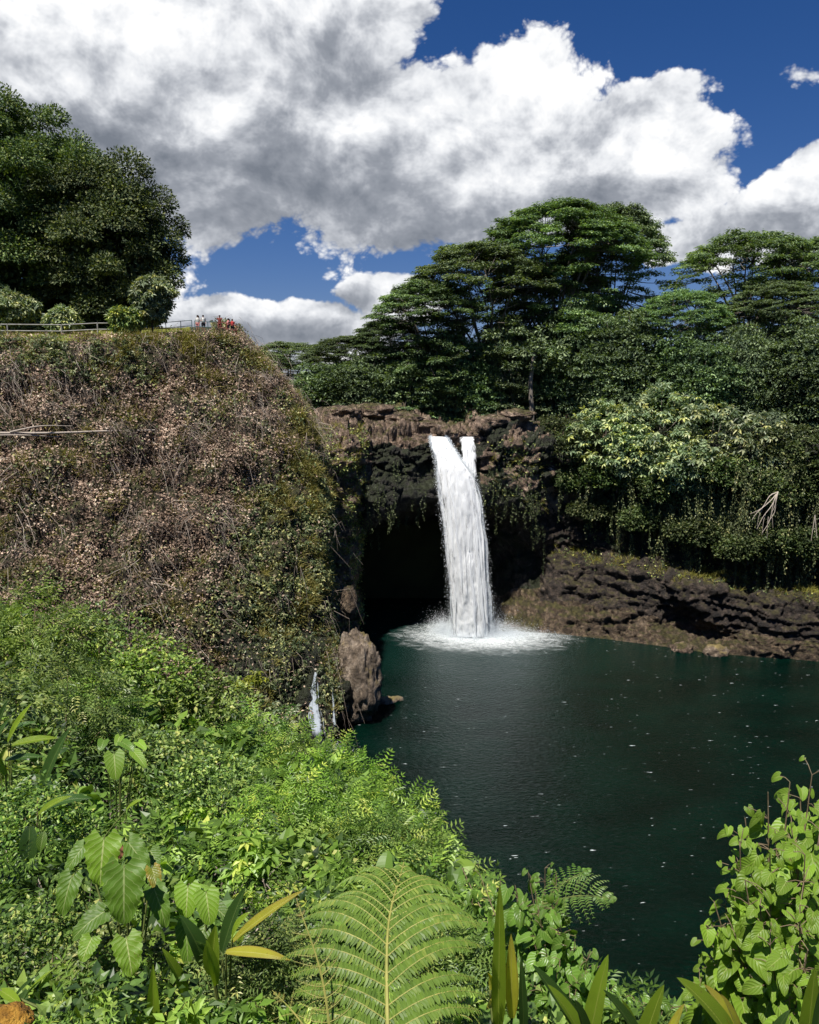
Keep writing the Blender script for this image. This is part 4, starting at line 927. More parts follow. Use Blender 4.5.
E1 = fall_sheet(mb, [(431, 444, 436, 101.2), (430.5, 447, 437.8, 99.4), (432, 452, 446, 98.4), (436, 462, 460, 97.6), (438, 474, 478, 97.2), (442, 480, 505, 96.9), (446, 484, 540, 96.8), (450, 487, 580, 96.9), (452, 490, 612, 97.2), (452, 491, 634, 97.6)], .22, 1, rough=.28)
STR(mb, E1, 80, 1.0, .5)
childmesh(mb, 'main_stream', [WHITE_W], fall)
mb = MB()
E2 = fall_sheet(mb, [(460.5, 474, 436.5, 101.2), (459.5, 475, 438.2, 99.6), (460, 476.5, 450, 98.8), (461, 478, 475, 98.0), (462, 481, 520, 97.4), (464, 485, 580, 97.3), (466, 488, 632, 97.8)], .15, 9, rough=.2)
STR(mb, E2, 30, .5, .3)
childmesh(mb, 'side_stream', [mat_water_white('side_water', .06)], fall)
# droplets torn off its edges, and the burst at the foot
mb = MB()
n = 15000; k = rng.integers(8, 170, n); s = np.where(rng.random(n) < .5, -1, 1) * (1 + rng.normal(0, .10, n) * (.4 + k / 170))
C = .5 * (E1[0][k] + E1[1][k]) + .5 * (E1[1][k] - E1[0][k]) * s[:, None] + rng.normal(0, .12, (n, 3)); C[:, 1] -= .3
place(mb, *DROP, C, rand_dirs(n, rng), rand_dirs(n, rng), .035 + .10 * rng.random(n) ** 3, .5)
childmesh(mb, 'droplets', [SPRAY], fall, False)
mb = MB(); n = 110000
a = rng.random(n) * 2 * math.pi; r = np.abs(rng.normal(0, 2.6, n)) + .4
h = rng.gamma(1.3, .60, n) * np.exp(-r / 3.2) * 1.7
C = BASE + np.array([.8, -1.2, 0]) + np.c_[np.cos(a) * r * (1.0 + .55 * (np.cos(a) > 0)), np.sin(a) * r * .55, h + .02]
place(mb, *DROP, C, rand_dirs(n, rng), rand_dirs(n, rng), .028 + .06 * rng.random(n) ** 3, .5)
n = 9000; C = BASE + np.array([-3.3, -.3, 0]) + rng.normal(0, 1, (n, 3)) * [1.0, .8, 1.0]; C[:, 2] = np.abs(C[:, 2] * 1.0) + .1
place(mb, *DROP, C, rand_dirs(n, rng), rand_dirs(n, rng), .035 + .06 * rng.random(n) ** 2, .5)
childmesh(mb, 'splash', [SPRAY], fall, False)
# the small fall at the foot of the bluff
sb_ = at(325, 752, 63.6); sb_[2] = 0
sf = thing('small_waterfall', sb_, 'thin small waterfall running down the mossy rocks at the foot of the bluff', 'waterfall')
mb = MB()
S1 = fall_sheet(mb, [(313, 318, 672, hit(316, 672, .5)[1]), (309, 319, 697, hit(314, 697, .5)[1]), (309, 324, 718, hit(316, 718, .5)[1]), (312, 328, 740, hit(320, 740, .5)[1]), (314, 330, 768, hit(322, 762, .7)[1])], .1, 21, 24, 90, .15)
STR(mb, S1, 18, .2, .16)
S2 = fall_sheet(mb, [(331, 333.5, 684, hit(332, 684, .4)[1]), (332, 335, 705, hit(333, 705, .4)[1]), (332, 337, 726, hit(334, 724, .4)[1])], .1, 25, 10, 50, .12)
childmesh(mb, 'stream', [mat_water_white('thin_water', -.2, (.42, .47, .52))], sf)
mb = MB(); n = 5000
C = sb_ + rng.normal(0, 1, (n, 3)) * [.9, .5, .45]; C[:, 2] = np.abs(C[:, 2]) + .02
place(mb, *DROP, C, rand_dirs(n, rng), rand_dirs(n, rng), .03 + .05 * rng.random(n) ** 2, .5)
childmesh(mb, 'splash', [SPRAY], sf, False)

# ------------------------------------------------------------------ rocks
TANROCK = mat_rock('tan_rock', [(.3, (.045, .033, .022)), (.48, (.17, .128, .09)), (.62, (.30, .24, .18)), (.75, (.46, .39, .31))], (.22, .17, .06), .25, 1.2)
def rock(name, label, loc, rad, seed, mats, rough=.25, sub=5, cut=None, cat='rock', group=None):
    bm = bmesh.new(); bmesh.ops.create_icosphere(bm, subdivisions=sub, radius=1)
    co = np.array([v.co for v in bm.verts]); n = co.copy()
    d = rough * (fbm(co * 1.4 + seed, 3) + .7 * fbm(co * 3.0 + seed, 4, .6, True) * .6 + .3 * fbm(co * 9 + seed, 3, .6, True))
    val, gap = cells(co * 2.2 + .3 * fbm(co * 2, 2)[:, None], seed); d = d + rough * (.32 * (val - .5) - .22 * np.exp(-gap / .08)); val, gap = cells(co * 5, seed + 9); d = d + rough * .25 * (val - .5)
    co = (co + n * d[:, None]) * np.asarray(rad)
    for v, c in zip(bm.verts, co): v.co = c
    me = bpy.data.meshes.new(name); bm.to_mesh(me); bm.free()
    me.polygons.foreach_set('use_smooth', [True] * len(me.polygons)); me.materials.append(mats)
    o = bpy.data.objects.new(name, me); COL.objects.link(o); o.location = Vector([float(x) for x in loc])
    return tag(o, label, cat, group)
rock('boulder', 'big tan boulder standing in the water at the nose of the bluff', at(357, 680, 71.5), (2.0, 2.2, 3.9), 3, TANROCK, .34)
rock('hanging_rock', 'small brown rock jutting from the bluff above the big tan boulder', at(349, 603, 77.5), (.75, .9, 1.5), 8, BANK, .3, 4)
for k, (px, py, Y, r, lb) in enumerate([(385, 668, 75.5, .75, 'low dark rock awash just right of the big tan boulder'), (396, 673, 76, .5, 'smallest rock awash, farthest right of the big tan boulder')]):
    c = at(px, py, Y); c[2] = .05; rock('wet_rock', lb, c, (r * 1.3, r, r * .45), 12 + k, TANROCK, .3, 4, group='rocks awash beside the boulder')
for k, (px, py, Y, r, lb) in enumerate([(505, 603, 103.5, .9, 'dark boulder on the bank right beside the falls, left of a pair'), (521, 600, 104, .8, 'dark boulder on the bank right beside the falls, right of a pair'), (683, 640, 91.6, .9, 'pale rounded rock at the waterline of the right bank'), (716, 650, 90.4, 1.0, 'reddish rounded rock at the waterline of the right bank')]):
    c = at(px, py, Y); c[2] = max(drop(c[0], c[1]), 0) + .2; rock('bank_rock', lb, c, (r * 1.3, r, r * .8), 30 + k, ROCK if k != 3 else TANROCK, .3, 4)
for k, (px, py, r, lb) in enumerate([(304, 738, .8, 'dark mossy rock at the left foot of the small waterfall'), (337, 728, .9, 'dark mossy rock between the small waterfall and the big tan boulder'), (304, 700, .7, 'dark mossy rock beside the top of the small waterfall'), (341, 690, .9, 'dark mossy rock against the left side of the big tan boulder')]):
    rock('mossy_boulder', lb, hit(px, py, .15), (r * .9, r, r * 1.3), 60 + k, ROCK_DARK, .35, 4, group='dark mossy rocks by the small waterfall')
rim_s = [(340, 424, 100, 1.2, 'brown rock lump at the left end of the riverbed above the cave'), (372, 419, 103, 1.5, 'broad flat rock on the riverbed left of the falls'), (402, 424, 102.5, 1.3, 'dark cracked rock on the riverbed, next left of the falls'), (424, 431, 101.8, .9, 'small rock at the left lip of the falls'),
         (455, 434, 101.5, .7, 'rock splitting the two lips of the falls'), (490, 431, 102.5, 1.3, 'rounded brown rock at the right lip of the falls'), (515, 433, 103.2, 1.2, 'brown rock slab right of the falls under the bare trunk')]
for k, (px, py, Y, r, lb) in enumerate(rim_s):
    c = at(px, py, Y); c[2] = drop(c[0], c[1]) + .05
    rock('riverbed_rock', lb, c, (r * 1.7, r * 1.2, r * .55), 50 + k, ROCK, .42, 4, group='rocks on the riverbed above the falls')
# ------------------------------------------------------------------ dead wood
def branchy(name, label, cat, paths, radii, mats=TWIG):
    mb = MB()
    for pth, (r0, r1) in zip(paths, radii):
        q = crom(np.array(pth), 10); tube(mb, q, np.linspace(r0, r1, 10), 6, .95)
    o = mb.build(name, [mats], smooth_=True); return tag(o, label, cat)
b0 = at(778, 492, 90.5)
ends = [(752, 520), (757, 529), (762, 533), (768, 522), (750, 514), (772, 512)]
rb = np.random.default_rng(8)
branchy('dead_branch', 'bare white dead branch hanging against the dark right cliff', 'branch', [[b0, b0 + (at(x, y, 90.0) - b0) * .35 + [0, -.3, .45 + .2 * rb.normal()], b0 + (at(x, y, 90.0) - b0) * .7 + np.array([.25, .1, .2]) * rb.normal(size=3), at(x, y, 90.0)] for x, y in ends] + [[b0 + (at(x, y, 90.0) - b0) * .6, b0 + (at(x, y, 90.0) - b0) * .8 + [.25, 0, -.05], at(x + 5, y + 6, 90.0)] for x, y in ends[:4]], [(.075, .02)] * len(ends) + [(.035, .012)] * 4)
bb = at(815, 515, 88.5)
branchy('dead_branch', 'short bare white twig hanging at the right edge of the photo', 'branch', [[bb, at(813, 528, 88.4), at(811, 541, 88.3)], [bb, at(816, 528, 88.4), at(817, 538, 88.3)]], [(.05, .02)] * 2)
branchy('fallen_branch', 'long bare fallen branch lying level across the dry bluff', 'branch', [[hit(-20, 433, 1.2), hit(50, 433, 1), hit(105, 431, .9), hit(155, 430, .7)], [hit(10, 432, 1.2), hit(40, 426, 1.2), hit(72, 426, 1)], [hit(-30, 436, 1.2), hit(20, 435, 1.2), hit(60, 437, 1)]], [(.13, .05), (.08, .03), (.07, .03)])

# ------------------------------------------------------------------ fence, railing
METAL = mat_plain('weathered_rail', [(.3, (.18, .17, .16)), (.7, (.32, .31, .29))], .6, 3, .1)
PIPE = mat_plain('green_pipe', [(.3, (.05, .10, .10)), (.7, (.08, .15, .15))], .4, 3, 0)
PIPE_R = mat_plain('reddish_pipe', [(.3, (.22, .06, .05)), (.7, (.30, .08, .07))], .4, 3, 0)
def fence_run(name, label, cat, pts, Hh, rails, mat, rp=.05, rr=.035, skip=()):
    o = thing(name, pts[0], label, cat); P = np.array(pts)
    for p in P:
        mb = MB(); tube(mb, [p - [0, 0, .3], p + [0, 0, Hh]], rp, 8); childmesh(mb, 'post', [mat], o)
    for h in rails:
        mb = MB(); tube(mb, P + [0, 0, h], rr, 8); childmesh(mb, 'rail', [mat], o)
    return o
fp = []
for px, Y in [(-120, 75.5), (-75, 76.2), (-32, 77), (8, 77.5), (62, 78.6), (98, 79.5), (128, 80)]:
    p = onground(px, 336, Y); fp.append(p)
fence_run('wooden_fence', 'grey two-rail fence along the lawn in front of the dark trees', 'fence', fp, 1.15, (.5, 1.08), METAL, .07, .055)
rp = [onground(px, 330, Y) for px, Y in [(134, 80.3), (150, 80.9), (166, 81.7), (181, 82.2), (192, 82.6)]]
fence_run('pipe_railing', 'green pipe railing between the wooden fence and the lookout', 'railing', rp, 1.1, (.55, 1.08), PIPE, .035, .03)
rp2 = [onground(px, 330, Y) for px, Y in [(195, 82.7), (208, 83.0), (217, 83.3), (227, 83.6), (236, 83.9)]]
fence_run('lookout_railing', 'reddish pipe railing at the end of the lookout beside the people', 'railing', rp2[2:], 1.1, (.55, 1.08), PIPE_R, .035, .03)
fence_run('lookout_railing', 'green pipe railing of the lookout in front of the pale-shirted pair', 'railing', rp2[:3], 1.1, (.55, 1.08), PIPE, .035, .03)

# ------------------------------------------------------------------ people at the lookout
def mat_cloth(name, c): return mat_plain(name, [(.3, tuple(.8 * x for x in c)), (.7, c)], .85, 6, .2, 30)
SKIN = mat_plain('skin', [(.3, (.36, .19, .13)), (.7, (.45, .25, .17))], .5, 4, 0); HAIR = mat_plain('dark_hair', [(.3, (.012, .009, .007)), (.7, (.03, .02, .015))], .6, 8, .2)
def person(loc, rz, label, shirt, shorts, arms='down', hgt=1.7, long_hair=False):
    o = thing('person', loc, label, 'person', 'people at the lookout', rz); s = hgt / 1.72
    J = dict(pel=(0, 0, .95), chest=(0, .01, 1.28), neck=(0, 0, 1.47), head=(0, .02, 1.55), top=(0, .03, 1.68),
             hl=(.10, 0, .90), kl=(.11, .03, .50), al=(.11, -.01, .09), tl=(.12, .14, .04), hr=(-.10, 0, .90), kr=(-.11, .02, .50), ar=(-.12, -.03, .09), tr=(-.13, .12, .04), sl=(.18, 0, 1.40), sr=(-.18, 0, 1.40))
    if arms == 'camera': J.update(el=(.27, .18, 1.26), wl=(.10, .36, 1.50), fl=(.06, .40, 1.55), er=(-.27, .18, 1.26), wr=(-.10, .36, 1.50), fr=(-.06, .40, 1.55))
    elif arms == 'rail': J.update(el=(.25, .14, 1.18), wl=(.20, .36, 1.10), fl=(.18, .43, 1.09), er=(-.25, .14, 1.18), wr=(-.20, .36, 1.10), fr=(-.18, .43, 1.09))
    elif arms == 'bent': J.update(el=(.25, -.02, 1.14), wl=(.18, .22, 1.10), fl=(.12, .30, 1.12), er=(-.24, -.03, 1.14), wr=(-.25, .06, .90), fr=(-.25, .09, .82))
    else: J.update(el=(.25, -.03, 1.14), wl=(.27, .03, .88), fl=(.27, .06, .79), er=(-.25, -.03, 1.14), wr=(-.27, .03, .88), fr=(-.27, .06, .79))
    rad = dict(pel=.125, chest=.13, neck=.055, head=.085, top=.075, hl=.095, hr=.095, kl=.062, kr=.062, al=.042, ar=.042, tl=.035, tr=.035, sl=.06, sr=.06, el=.043, er=.043, wl=.03, wr=.03, fl=.03, fr=.03)
    bones = ['pel chest', 'chest neck', 'neck head', 'head top', 'pel hl', 'hl kl', 'kl al', 'al tl', 'pel hr', 'hr kr', 'kr ar', 'ar tr', 'chest sl', 'sl el', 'el wl', 'wl fl', 'chest sr', 'sr er', 'er wr', 'wr fr']
    names = list(J); me = bpy.data.meshes.new('body'); bm = bmesh.new(); lay = bm.verts.layers.skin.verify()
    vs_ = {k: bm.verts.new(Vector(J[k]) * s) for k in names}
    for b in bones:
        a, c = b.split(); bm.edges.new((vs_[a], vs_[c]))
    for k in names: vs_[k][lay].radius = (rad[k] * s, rad[k] * s); vs_[k][lay].use_root = (k == 'pel')
    bm.to_mesh(me); bm.free(); me.materials.append(SKIN)
    body = bpy.data.objects.new('body', me); COL.objects.link(body); body.parent = o
    body.modifiers.new('skin', 'SKIN').use_smooth_shade = True; body.modifiers.new('sub', 'SUBSURF').render_levels = 1
    def lathe(name, rings, mat):
        mb = MB(); 
        for (pts_, rr_) in rings: tube(mb, np.array(pts_) * s, np.array(rr_) * s, 12)
        childl = mb.build(name, [mat], o, True); return childl
    if shirt: lathe('shirt', [([(0, 0, .90), (0, 0, 1.05), (0, .01, 1.28), (0, .0, 1.42), (0, 0, 1.47)], [.165, .155, .175, .15, .07])] + [([J[a], tuple(np.array(J[a]) * .35 + np.array(J[b]) * .65)], [.085, .065]) for a, b in (('sl', 'el'), ('sr', 'er'))], shirt)
    lathe('shorts', [([(0, 0, 1.0), (0, 0, .86)], [.16, .175])] + [([J[a], tuple(np.array(J[a]) * .25 + np.array(J[b]) * .75)], [.11, .095]) for a, b in (('hl', 'kl'), ('hr', 'kr'))], shorts)
    mb = MB(); nb = 10; hc = np.array([0, -.005, 1.625]); u_, v_ = np.meshgrid(np.linspace(0, 2 * math.pi, nb, endpoint=False), np.linspace(0, 1.75, 6), indexing='ij')
    V = hc + np.stack([.105 * np.sin(v_) * np.cos(u_), .115 * np.sin(v_) * np.sin(u_), .115 * np.cos(v_)], -1)
    i, j = np.meshgrid(np.arange(nb), np.arange(5), indexing='ij'); mb.add(V.reshape(-1, 3) * s, np.stack([i * 6 + j, ((i + 1) % nb) * 6 + j, ((i + 1) % nb) * 6 + j + 1, i * 6 + j + 1], -1).reshape(-1, 4))
    if long_hair: tube(mb, np.array([(0, -.07, 1.64), (0, -.12, 1.50), (0, -.13, 1.36)]) * s, np.array([.09, .085, .04]) * s, 8)
    mb.build('hair', [HAIR], o, True)
    mb = MB()
    for x in (-.032, .032):
        mb = MB(); box(mb, np.array([x, .112, 1.61]) * s, np.array([.022, .014, .012]) * s); mb.build('eye', [HAIR], o)
    mb = MB(); box(mb, np.array([0, .10, 1.55]) * s, np.array([.045, .014, .010]) * s); mb.build('mouth', [HAIR], o)
    mb = MB(); tube(mb, np.array([(0, .10, 1.60), (0, .128, 1.575)]) * s, np.array([.008, .016]) * s, 6); mb.build('nose', [SKIN], o)
    return o
CW, CB, CR, CP, CBr = mat_cloth('white_cotton', (.62, .62, .6)), mat_cloth('black_cotton', (.02, .02, .025)), mat_cloth('red_cotton', (.5, .05, .05)), mat_cloth('pink_cotton', (.55, .22, .22)), mat_cloth('maroon_cotton', (.2, .05, .04))
for (px, Y, rz, lb, a, b, arms, h, lh) in [(198, 83.2, R(150), 'person in a white top at the left of the pale pair by the railing', CW, CP, 'down', 1.72, True),
        (203.5, 83.4, R(200), 'person in a white shirt and black shorts at the right of the pale pair', CW, CB, 'bent', 1.66, False),
        (220, 84.0, R(170), 'person in dark red with both arms raised, taking a picture', CBr, CBr, 'camera', 1.72, False),
        (228.5, 84.0, R(120), 'person in pink leaning on the end of the railing', CP, CB, 'rail', 1.5, True),
        (232.5, 84.2, R(190), 'person in a red top at the far right end of the lookout', CR, CB, 'bent', 1.55, False)]:
    person(onground(px, 330, Y), rz, lb, a, b, arms, h, lh)
# ------------------------------------------------------------------ near leaves, one by one
def mat_bigleaf(name, base, vein, veins=7, slant=.7, transl=.35, rough=.38, tip=None, tipw=.0, stripes=0, spots=None):
    """leaf blade with midrib and side veins laid out on the leaf itself (lf = across, along)"""
    m, nt = nodes_of(name); L = nt.links.new
    def Mt(op, a, b=None, c=None):
        n = nt.nodes.new('ShaderNodeMath'); n.operation = op
        for i, x in enumerate((a, b, c)):
            if x is None: continue
            if isinstance(x, (int, float)): n.inputs[i].default_value = x
            else: L(x, n.inputs[i])
        return n.outputs[0]
    a = N(nt, 'ShaderNodeAttribute', attribute_name='lf'); r = N(nt, 'ShaderNodeAttribute', attribute_name='rnd')
    s = N(nt, 'ShaderNodeSeparateXYZ'); L(a.outputs['Vector'], s.inputs[0])
    ax = Mt('ABSOLUTE', s.outputs[0])
    ph = Mt('FRACT', Mt('MULTIPLY', Mt('SUBTRACT', s.outputs[1], Mt('MULTIPLY', ax, slant * .35)), float(veins)))
    tri = Mt('ABSOLUTE', Mt('SUBTRACT', ph, .5))
    v1 = Mt('GREATER_THAN', tri, .455 if stripes == 0 else .40); v2 = Mt('LESS_THAN', ax, .045)
    vm = Mt('MAXIMUM', Mt('MULTIPLY', v1, .6), v2)
    g = N(nt, 'ShaderNodeNewGeometry'); n = N(nt, 'ShaderNodeTexNoise', i_Scale=9.0, i_Detail=4.0); L(g.outputs['Position'], n.inputs['Vector'])
    f = Mt('ADD', Mt('MULTIPLY', r.outputs['Fac'], .6), Mt('MULTIPLY', n.outputs['Fac'], .45))
    c = ramp(nt, f, [(.15, tuple(.7 * x for x in base)), (.55, base), (.95, tuple(min(1, 1.5 * x) for x in base))])
    if tip:
        tf = N(nt, 'ShaderNodeMapRange', i_1=.55 - tipw, i_2=1.05 - tipw); L(Mt('MULTIPLY_ADD', n.outputs['Fac'], .5, Mt('SUBTRACT', Mt('MAXIMUM', ax, s.outputs[1]), .25)), tf.inputs[0])
        mt = N(nt, 'ShaderNodeMix', data_type='RGBA'); L(tf.outputs[0], mt.inputs['Factor']); L(c, mt.inputs['A']); mt.inputs['B'].default_value = (*tip, 1); c = mt.outputs['Result']
    mv = N(nt, 'ShaderNodeMix', data_type='RGBA'); L(Mt('MULTIPLY', vm, .75), mv.inputs['Factor']); L(c, mv.inputs['A']); mv.inputs['B'].default_value = (*vein, 1)
    ns_ = N(nt, 'ShaderNodeTexNoise', i_Scale=26.0, i_Detail=3.0, i_Roughness=.6); L(g.outputs['Position'], ns_.inputs['Vector'])
    sm_ = N(nt, 'ShaderNodeMapRange', i_1=.68, i_2=.74, i_4=.75); L(ns_.outputs['Fac'], sm_.inputs[0])
    ms_ = N(nt, 'ShaderNodeMix', data_type='RGBA'); L(sm_.outputs[0], ms_.inputs['Factor']); L(mv.outputs['Result'], ms_.inputs['A']); ms_.inputs['B'].default_value = (.16, .11, .04, 1); mv = ms_
    p = N(nt, 'ShaderNodeBsdfPrincipled', i_Roughness=rough); p.inputs['Specular IOR Level'].default_value = .4; L(mv.outputs['Result'], p.inputs['Base Color'])
    bp = N(nt, 'ShaderNodeBump', i_Strength=.5, i_Distance=.01); L(tri, bp.inputs['Height']); L(bp.outputs[0], p.inputs['Normal'])
    t = N(nt, 'ShaderNodeBsdfTranslucent'); tm = N(nt, 'ShaderNodeVectorMath', operation='MULTIPLY'); tm.inputs[1].default_value = (1.2, 1.25, .35); L(mv.outputs['Result'], tm.inputs[0]); L(tm.outputs[0], t.inputs['Color'])
    mx = N(nt, 'ShaderNodeMixShader'); mx.inputs[0].default_value = transl; L(p.outputs[0], mx.inputs[1]); L(t.outputs[0], mx.inputs[2])
    o = N(nt, 'ShaderNodeOutputMaterial'); L(mx.outputs[0], o.inputs[0]); return m

def blade(mb, base, d, up, Ln, Wd, prof, droop=.5, fold=.15, lobe=0., teeth=0., wave=0., twist=0., ns=16, nc=6, rnd=.5, mat=0, seed=0):
    """one leaf blade bending under its weight; prof(t) is half-width 0..1 along it"""
    t = np.linspace(0, 1, ns + 1); s = np.linspace(-1, 1, nc + 1)
    d = unit(d); up = unit(np.asarray(up) - np.dot(up, d) * d); x0 = np.cross(d, up)
    ang = -droop * t ** 1.3
    dd = d[None] * np.cos(ang)[:, None] + up[None] * np.sin(ang)[:, None]; uu = up[None] * np.cos(ang)[:, None] - d[None] * np.sin(ang)[:, None]
    c = np.asarray(base) + np.concatenate([[np.zeros(3)], np.cumsum(.5 * (dd[1:] + dd[:-1]) * (Ln / ns), 0)])
    tw = twist * t; X = x0[None] * np.cos(tw)[:, None] + uu * np.sin(tw)[:, None]; U = uu * np.cos(tw)[:, None] - x0[None] * np.sin(tw)[:, None]
    w_ = Wd * .5 * prof(t) * (1 + teeth * np.sin(t * 2 * math.pi * 8))
    T, S = np.meshgrid(t, s, indexing='ij')
    off_ = fold * np.abs(S) * w_[:, None] + wave * Wd * np.sin(T * 19 + seed + 1.5 * np.sign(S)) * np.abs(S) ** 1.5
    back = -lobe * Ln * np.abs(S) ** 1.6 * (1 - T) ** 1.5
    V = c[:, None] + X[:, None] * (S * w_[:, None])[..., None] + U[:, None] * off_[..., None] + dd[:, None] * back[..., None]
    i, j = np.meshgrid(np.arange(ns), np.arange(nc), indexing='ij'); k = nc + 1
    mb.add(V.reshape(-1, 3), np.stack([i * k + j, i * k + j + 1, (i + 1) * k + j + 1, (i + 1) * k + j], -1).reshape(-1, 4), rnd, mat, np.stack([S, T], -1).reshape(-1, 2) + 1e-6)
    return c
HEART = lambda t: np.sqrt(np.clip(1 - t, 0, 1)) * (1.0 - .25 * (1 - t) ** 4) * np.minimum(1, .55 + 3 * t)
OVATE = lambda t: np.sin(math.pi * np.clip(t, 0, 1) ** .75) ** .9
STRAP = lambda t: np.minimum(1, .35 + 2.2 * t) * np.clip(1 - t ** 3.2, 0, 1) ** .8
LANCE = lambda t: np.sin(math.pi * (.06 + .94 * t) ** .85) ** .8
def rel(p, root): return np.asarray(p, float) - np.array(root.location)
VIEW = np.array([0, 0, CAM_Z])

# heart-shaped leaf as a template for leafy bushes
def tmpl_of(prof, **kw):
    mb = MB(); blade(mb, (0, 0, 0), np.array([0, 1, 0.]), np.array([0, 0, 1.]), 1, kw.pop('W', .95), prof, **kw)
    return np.concatenate(mb.v), np.concatenate(mb.f), np.concatenate(mb.uv)
T_HEART = tmpl_of(HEART, W=1.12, lobe=.24, droop=.55, fold=.18, ns=8, nc=6)
T_OV = tmpl_of(OVATE, droop=.5, fold=.2, ns=6, nc=2, W=.5)
M_HAU = mat_bigleaf('heart_leaf_bright', (.18, .30, .028), (.36, .43, .12), 5, 1.6, .42, .45)
M_VIN = mat_bigleaf('heart_leaf_deep', (.12, .23, .03), (.28, .36, .11), 5, 1.6, .38, .36)
M_PHI = mat_bigleaf('philodendron_leaf', (.17, .30, .025), (.48, .52, .22), 7, 1.1, .38, .5)
M_PHIY = mat_bigleaf('philodendron_leaf_yellowing', (.20, .24, .02), (.40, .42, .14), 8, 1.1, .42, .4, (.30, .22, .03), .1)
M_PHID = mat_bigleaf('philodendron_leaf_dark', (.085, .165, .016), (.32, .38, .15), 7, 1.1, .34, .5)
M_STR = mat_bigleaf('strap_leaf_green', (.24, .36, .03), (.44, .50, .10), 26, .9, .45, .35)
M_STRD = mat_bigleaf('strap_leaf_dark', (.045, .10, .022), (.15, .21, .06), 26, .9, .3, .3)
M_STRY = mat_bigleaf('strap_leaf_yellow', (.52, .50, .05), (.6, .58, .18), 26, .9, .42, .45, (.34, .22, .06), -.15)
M_FERN = mat_leaf('fern_green', [(0, (.085, .19, .014)), (.6, (.165, .32, .022)), (1, (.30, .41, .042))], .42, .45, .35, .15, 1.5)
M_FERND = mat_leaf('fern_deep', [(0, (.07, .16, .025)), (.6, (.13, .26, .035)), (1, (.2, .32, .05))], .4, .4, .4, .15, 1.5)
M_FERNY = mat_leaf('fern_dying', [(0, (.12, .10, .02)), (.6, (.24, .20, .04)), (1, (.34, .28, .08))], .3, .6, .2, .2, 1.5)
M_STEM = mat_plain('green_stem', [(.3, (.07, .10, .025)), (.7, (.16, .18, .05))], .6, 6, 0)
M_STEMB = mat_plain('brown_stem', [(.3, (.10, .07, .04)), (.7, (.24, .18, .11))], .75, 8, .2)
M_STEMY = mat_plain('yellow_rachis', [(.3, (.20, .21, .05)), (.7, (.32, .30, .08))], .6, 8, 0)

# ------------------------------------------------------------------ undergrowth over the whole near slope
rng = np.random.default_rng(303)
def w_under(c, n, u, v):
    X, Y = proj(c); d = np.linalg.norm(c - VIEW, axis=-1)
    return ((X > -120) & (X < 940) & (Y > 540) & (Y < 1150) & (c[..., 1] > 2.6) & (c[..., 2] > -.5)) / np.maximum(d, 5) ** 1.7
SIL = ([-200, 0, 110, 200, 335, 400, 450, 490, 560, 640, 700, 1000], [560, 590, 640, 700, 765, 805, 862, 895, 975, 1008, 1015, 1010])
def below_sil(q):
    X, Y = proj(q); return (Y > np.interp(X, *SIL)) & ((q[:, 1] > 4.6) | (Y > 1000))
mb = MB()
for (cnt, nlf, sz, tm, mi, seed) in ((270, 70, .0125, LEAF2, 0, 1), (210, 62, .0165, LEAF2, 1, 2), (170, 50, .021, LEAF2, 3, 6), (170, 28, .038, PINN, 1, 3), (190, 28, .038, PINN, 3, 4), (120, 42, .0145, WHORL, 3, 5), (75, 20, .021, T_HEART[:2], 3, 7)):
    p, n, uv = sample(SG, SN, cnt, lambda c, n, u, v: w_under(c, n, u, v) * (.25 + patch(c, 2.2, 60 + seed * 13)), rng)
    d = np.linalg.norm(p - VIEW, axis=-1); hm = np.minimum(1.9, .28 + .085 * p[:, 1])
    for q, dd, hh_ in zip(p, d, hm):
        r = min(max(.026 * dd, .10), .95) * rng.uniform(.6, 1.35); c = q + [0, 0, hh_ * rng.uniform(.1, 1.2) - .3 * r]; k = nlf
        dr = rand_dirs(k, rng); dr[:, 2] = np.abs(dr[:, 2]) * .95 - .2; dr = unit(dr); tone = rng.normal(0, .16)
        Q = c + dr * (r * (.6 + .4 * rng.random((k, 1)))); ok = below_sil(Q); Q, dr = Q[ok], dr[ok]; k = len(Q)
        if k: place(mb, *tm, Q, unit(dr + .7 * rand_dirs(k, rng) - [0, 0, .25]), dr * .45 + [0, 0, .55] + .4 * rand_dirs(k, rng), np.clip(sz * dd, .02, 1.0) * (.6 + .6 * rng.random(k)), np.clip(rng.random(k) * .85 + tone, 0, 1), mi)
p, n, uv = sample(SG, SN, 5000, w_under, rng); d = np.linalg.norm(p - VIEW, axis=-1); k = len(p)
Q = p + np.c_[0 * d, 0 * d, np.minimum(1.9, .28 + .085 * p[:, 1]) * .5 * rng.random(k)]; ok = below_sil(Q)
place(mb, *LEAF2, Q[ok], rand_dirs(ok.sum(), rng), [0, 0, 1] + .6 * rand_dirs(ok.sum(), rng), np.clip(.010 * d[ok], .03, .3), rng.random(ok.sum()) * .7, 0)
p, n, uv = sample(SG, SN, 5000, lambda c, n, u, v: w_under(c, n, u, v) * (c[..., 1] > 9) * (proj(c)[0] < 440), rng); d = np.linalg.norm(p - VIEW, axis=-1)
twigs(mb, p, unit(rand_dirs(len(p), rng) * [.7, .7, .4] + [0, 0, .8]), np.minimum(1.9, .28 + .085 * p[:, 1]) * (.4 + .7 * rng.random(len(p))), .0009 * d * (.5 + rng.random(len(p))), rng, 2)
tag(mb.build('undergrowth', [G_UNDER, G_SHRUB2, TWIG, G_SHRUB]), kind='stuff')

